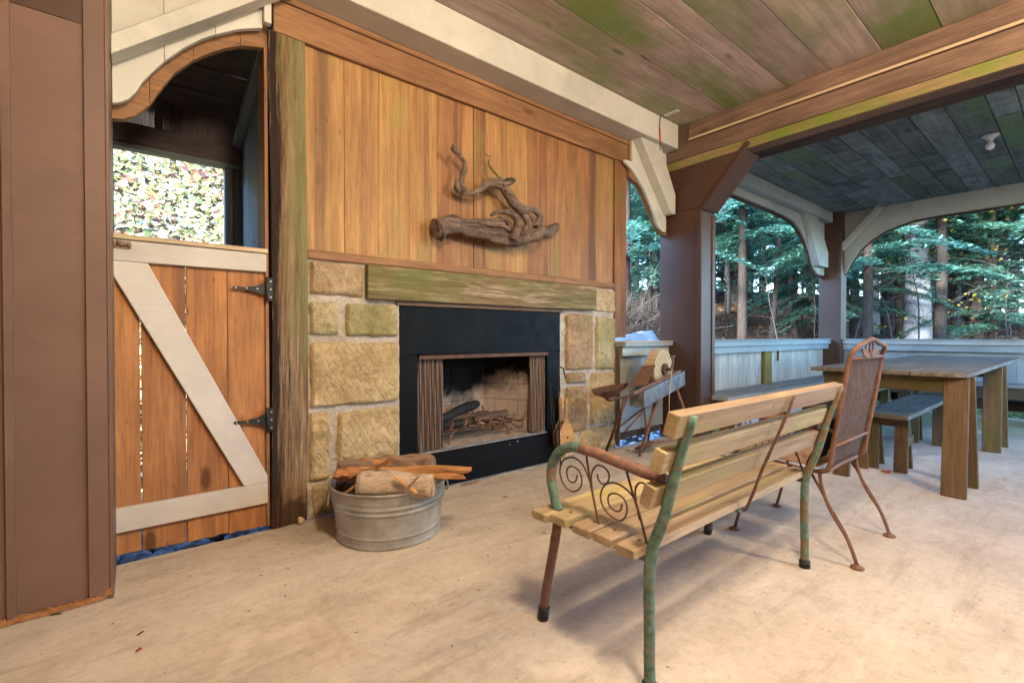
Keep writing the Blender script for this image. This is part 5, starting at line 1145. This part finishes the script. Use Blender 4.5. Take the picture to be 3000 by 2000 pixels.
# yellow-leaved deciduous branches, upper right
yt = thing('yellow_leaved_tree', (*pxp((3150-1500)/1365, 10.5), 0), 'tree reaching bare and yellow leaved branches into the far opening', 'tree')
x0, y0 = pxp((3150-1500)/1365, 10.5); z0 = hn(x0, y0); tube('trunk', [(x0, y0, z0-.1), (x0+.1, y0, z0+3), (x0, y0+.1, z0+7)], [.14, .12, .09], M['bark_mid'], yt, 10, spl=4)
P = []; U = []; segs = []
rs = np.random.RandomState(21)
for i in range(34):
    zs = z0+rs.uniform(1.2, 5.5); p = np.array([x0, y0, zs]); d = np.array([rs.uniform(-.5, .3), rs.uniform(.5, 1.), rs.uniform(-.12, .3)]); d /= np.linalg.norm(d); L = rs.uniform(1.6, 3.8); n = 14
    for kx in range(n):
        d = d+rs.normal(size=3)*.13; d /= np.linalg.norm(d); q = p+d*L/n; segs.append((p, q, .010*(1-kx/n)+.003, .010*(1-(kx+1)/n)+.003))
        if kx > 3 and rs.rand() < .8:
            d2 = d+rs.normal(size=3)*.6; d2 /= np.linalg.norm(d2); e = q+d2*rs.uniform(.2, .7); segs.append((q, e, .004, .002))
            dens = 14 if zs > z0+3.2 else 3
            for _ in range(rs.randint(1, dens)): P.append(q+(e-q)*rs.rand()+rs.normal(size=3)*.08)
        p = q
P = np.array(P); n = len(P); U = rnd_dirs(n)*.05; Wd = np.cross(U, rnd_dirs(n)); Wd = Wd/np.linalg.norm(Wd, axis=1)[:, None]*.03
V, F = tubes_np(segs, 5); o = link('branches', arr_mesh('branches', V, F, True), Matrix(), M['bark_mid'], yt); o['kind'] = 'stuff'; o = link('leaves', quads_mesh('leaves', P, U, Wd), Matrix(), M['yellow'], yt)

def hvec(x, y):
    return hgt(x, y)+.12*np.array([noise.noise(Vector((a*.6, b*.6, 0))) for a, b in zip(x, y)])
# leaf litter on the right hand slope
n = 42000; x = 3.5+np.random.rand(n)**1.3*22; y = np.random.uniform(-4, 16, n); ok = (x > 9) | (y > 3.0); x, y = x[ok], y[ok]; n = len(x)
z = hvec(x, y)+np.random.rand(n)*.03; P = np.stack([x, y, z], 1); U = rnd_dirs(n); U[:, 2] *= .35; U *= np.random.uniform(.035, .075, n)[:, None]; nrm = np.array([[0, 0, 1.]])+np.random.normal(size=(n, 3))*.4
Wd = np.cross(U, nrm); Wd *= .6
lt = link('leaf_litter', quads_mesh('litter', P, U, Wd), Matrix(), M['litter']); tag(lt, 'brown dead leaves covering the forest floor', kind='stuff')
# bright leafy bank behind the half door
n = 62000; x = np.random.uniform(-4.5, 2.6, n); y = np.random.uniform(4.4, 11.5, n)
z = hvec(x, y)+np.random.rand(n)**1.3*.8; P = np.stack([x, y, z], 1)
nrm = np.stack([np.random.normal(size=n)*.5, -.6+np.random.normal(size=n)*.5, .8+np.random.normal(size=n)*.4], 1); U = np.cross(rnd_dirs(n), nrm); U /= np.linalg.norm(U, axis=1)[:, None]; Wd = np.cross(U, nrm); Wd /= np.linalg.norm(Wd, axis=1)[:, None]
s = (.013+.05*np.random.rand(n)**1.8)[:, None]; lb = link('bank_leaves', quads_mesh('bank', P, U*s, Wd*s*.75), Matrix(), M['bankleaf']); tag(lb, 'bright yellow green undergrowth on the bank behind the half door', kind='stuff')
segs = []
for i in range(500):
    a, b = random.uniform(-5, 3), random.uniform(4.4, 9); zz = float(hgt(np.float64(a), np.float64(b))); segs.append(((a, b, zz), (a+random.uniform(-.15, .15), b+random.uniform(-.1, .1), zz+random.uniform(.2, .7)), .006, .003))
V, F = tubes_np(segs, 4); o = link('bank_stems', arr_mesh('stems', V, F), Matrix(), M['bark_mid']); tag(o, 'thin stems in the undergrowth on the bank', kind='stuff')
rs = np.random.RandomState(31)
for i in range(9):
    x, y = rs.uniform(-4.5, 2.5), rs.uniform(9.5, 14); trunk(x, y, rs.uniform(.06, .14), 10, M['bark_grey'], 'pale trunk at the top of the bank behind the half door', (rs.normal()*.2, 0), 'pale trunks above the bank')
# grass outside the far parapet, gravel outside the door and the low wall
n = 9000; x = np.random.uniform(8.8, 12.5, n); y = np.random.uniform(-4, 3, n); z = hvec(x, y); P = np.stack([x, y, z+.03], 1); U = np.stack([np.random.normal(size=n)*.02, np.random.normal(size=n)*.02, np.full(n, .05)], 1); Wd = rnd_dirs(n); Wd[:, 2] = 0; Wd *= .006
o = link('grass', quads_mesh('grass', P, U, Wd), Matrix(), M['grass']); tag(o, 'green grass strip beyond the far parapet', kind='stuff')
rk = rockmesh('pebble', .05, .04, .03, .35, 2.2, 1, 3); rv = np.array([v.co[:] for v in rk.vertices]); rfc = np.array([p.vertices[:] for p in rk.polygons])
Vs = []; Fs = []; b = 0
for i in range(900):
    if i < 450: px_, py_ = random.uniform(-.6, 1.0), random.uniform(2.82, 3.75)
    else: px_, py_ = random.uniform(3.3, 8.5), random.uniform(2.82, 3.9)
    s = random.uniform(.5, 1.5); a = random.uniform(0, 6.28); Rm = np.array([[math.cos(a), -math.sin(a), 0], [math.sin(a), math.cos(a), 0], [0, 0, 1]])
    Vs.append((rv*s) @ Rm.T+np.array([px_, py_, -.14+random.uniform(0, .03)])); Fs.append(rfc+b); b += len(rv)
o = link('gravel', arr_mesh('gravel', np.concatenate(Vs), np.concatenate(Fs), True), Matrix(), M['gravel']); tag(o, 'crushed pale stone along the outside of the slab', kind='stuff')
# boulders and brush pile behind the low wall
for i, (x, y, z, a, b, c, lab) in enumerate([(5.45, 4.1, .42, .75, .5, .66, 'pale blue grey boulder rising behind the low wall'), (6.45, 4.5, .40, .7, .5, .62, 'second pale boulder partly hidden by the brown column')]):
    o = link('boulder', rockmesh('boulder', a, b, c, .3, 2.2, 4, i*3.), Matrix.Translation((x, y, z)), M['rock']); tag(o, lab, 'boulder')
segs = []; rs = np.random.RandomState(5)
for i in range(700):
    c0 = np.array([rs.normal(7.6, .7), rs.normal(5.7, .45), rs.uniform(.1, 1.5)]); d = rnd_dirs(1)[0]*rs.uniform(.2, .7); segs.append((c0-d, c0+d, rs.uniform(.006, .02), .004))
V, F = tubes_np(segs, 4); o = link('brush_pile', arr_mesh('brush', V, F), Matrix(), M['bark_dark']); tag(o, 'dark tangled brush pile behind the boulders', kind='stuff')
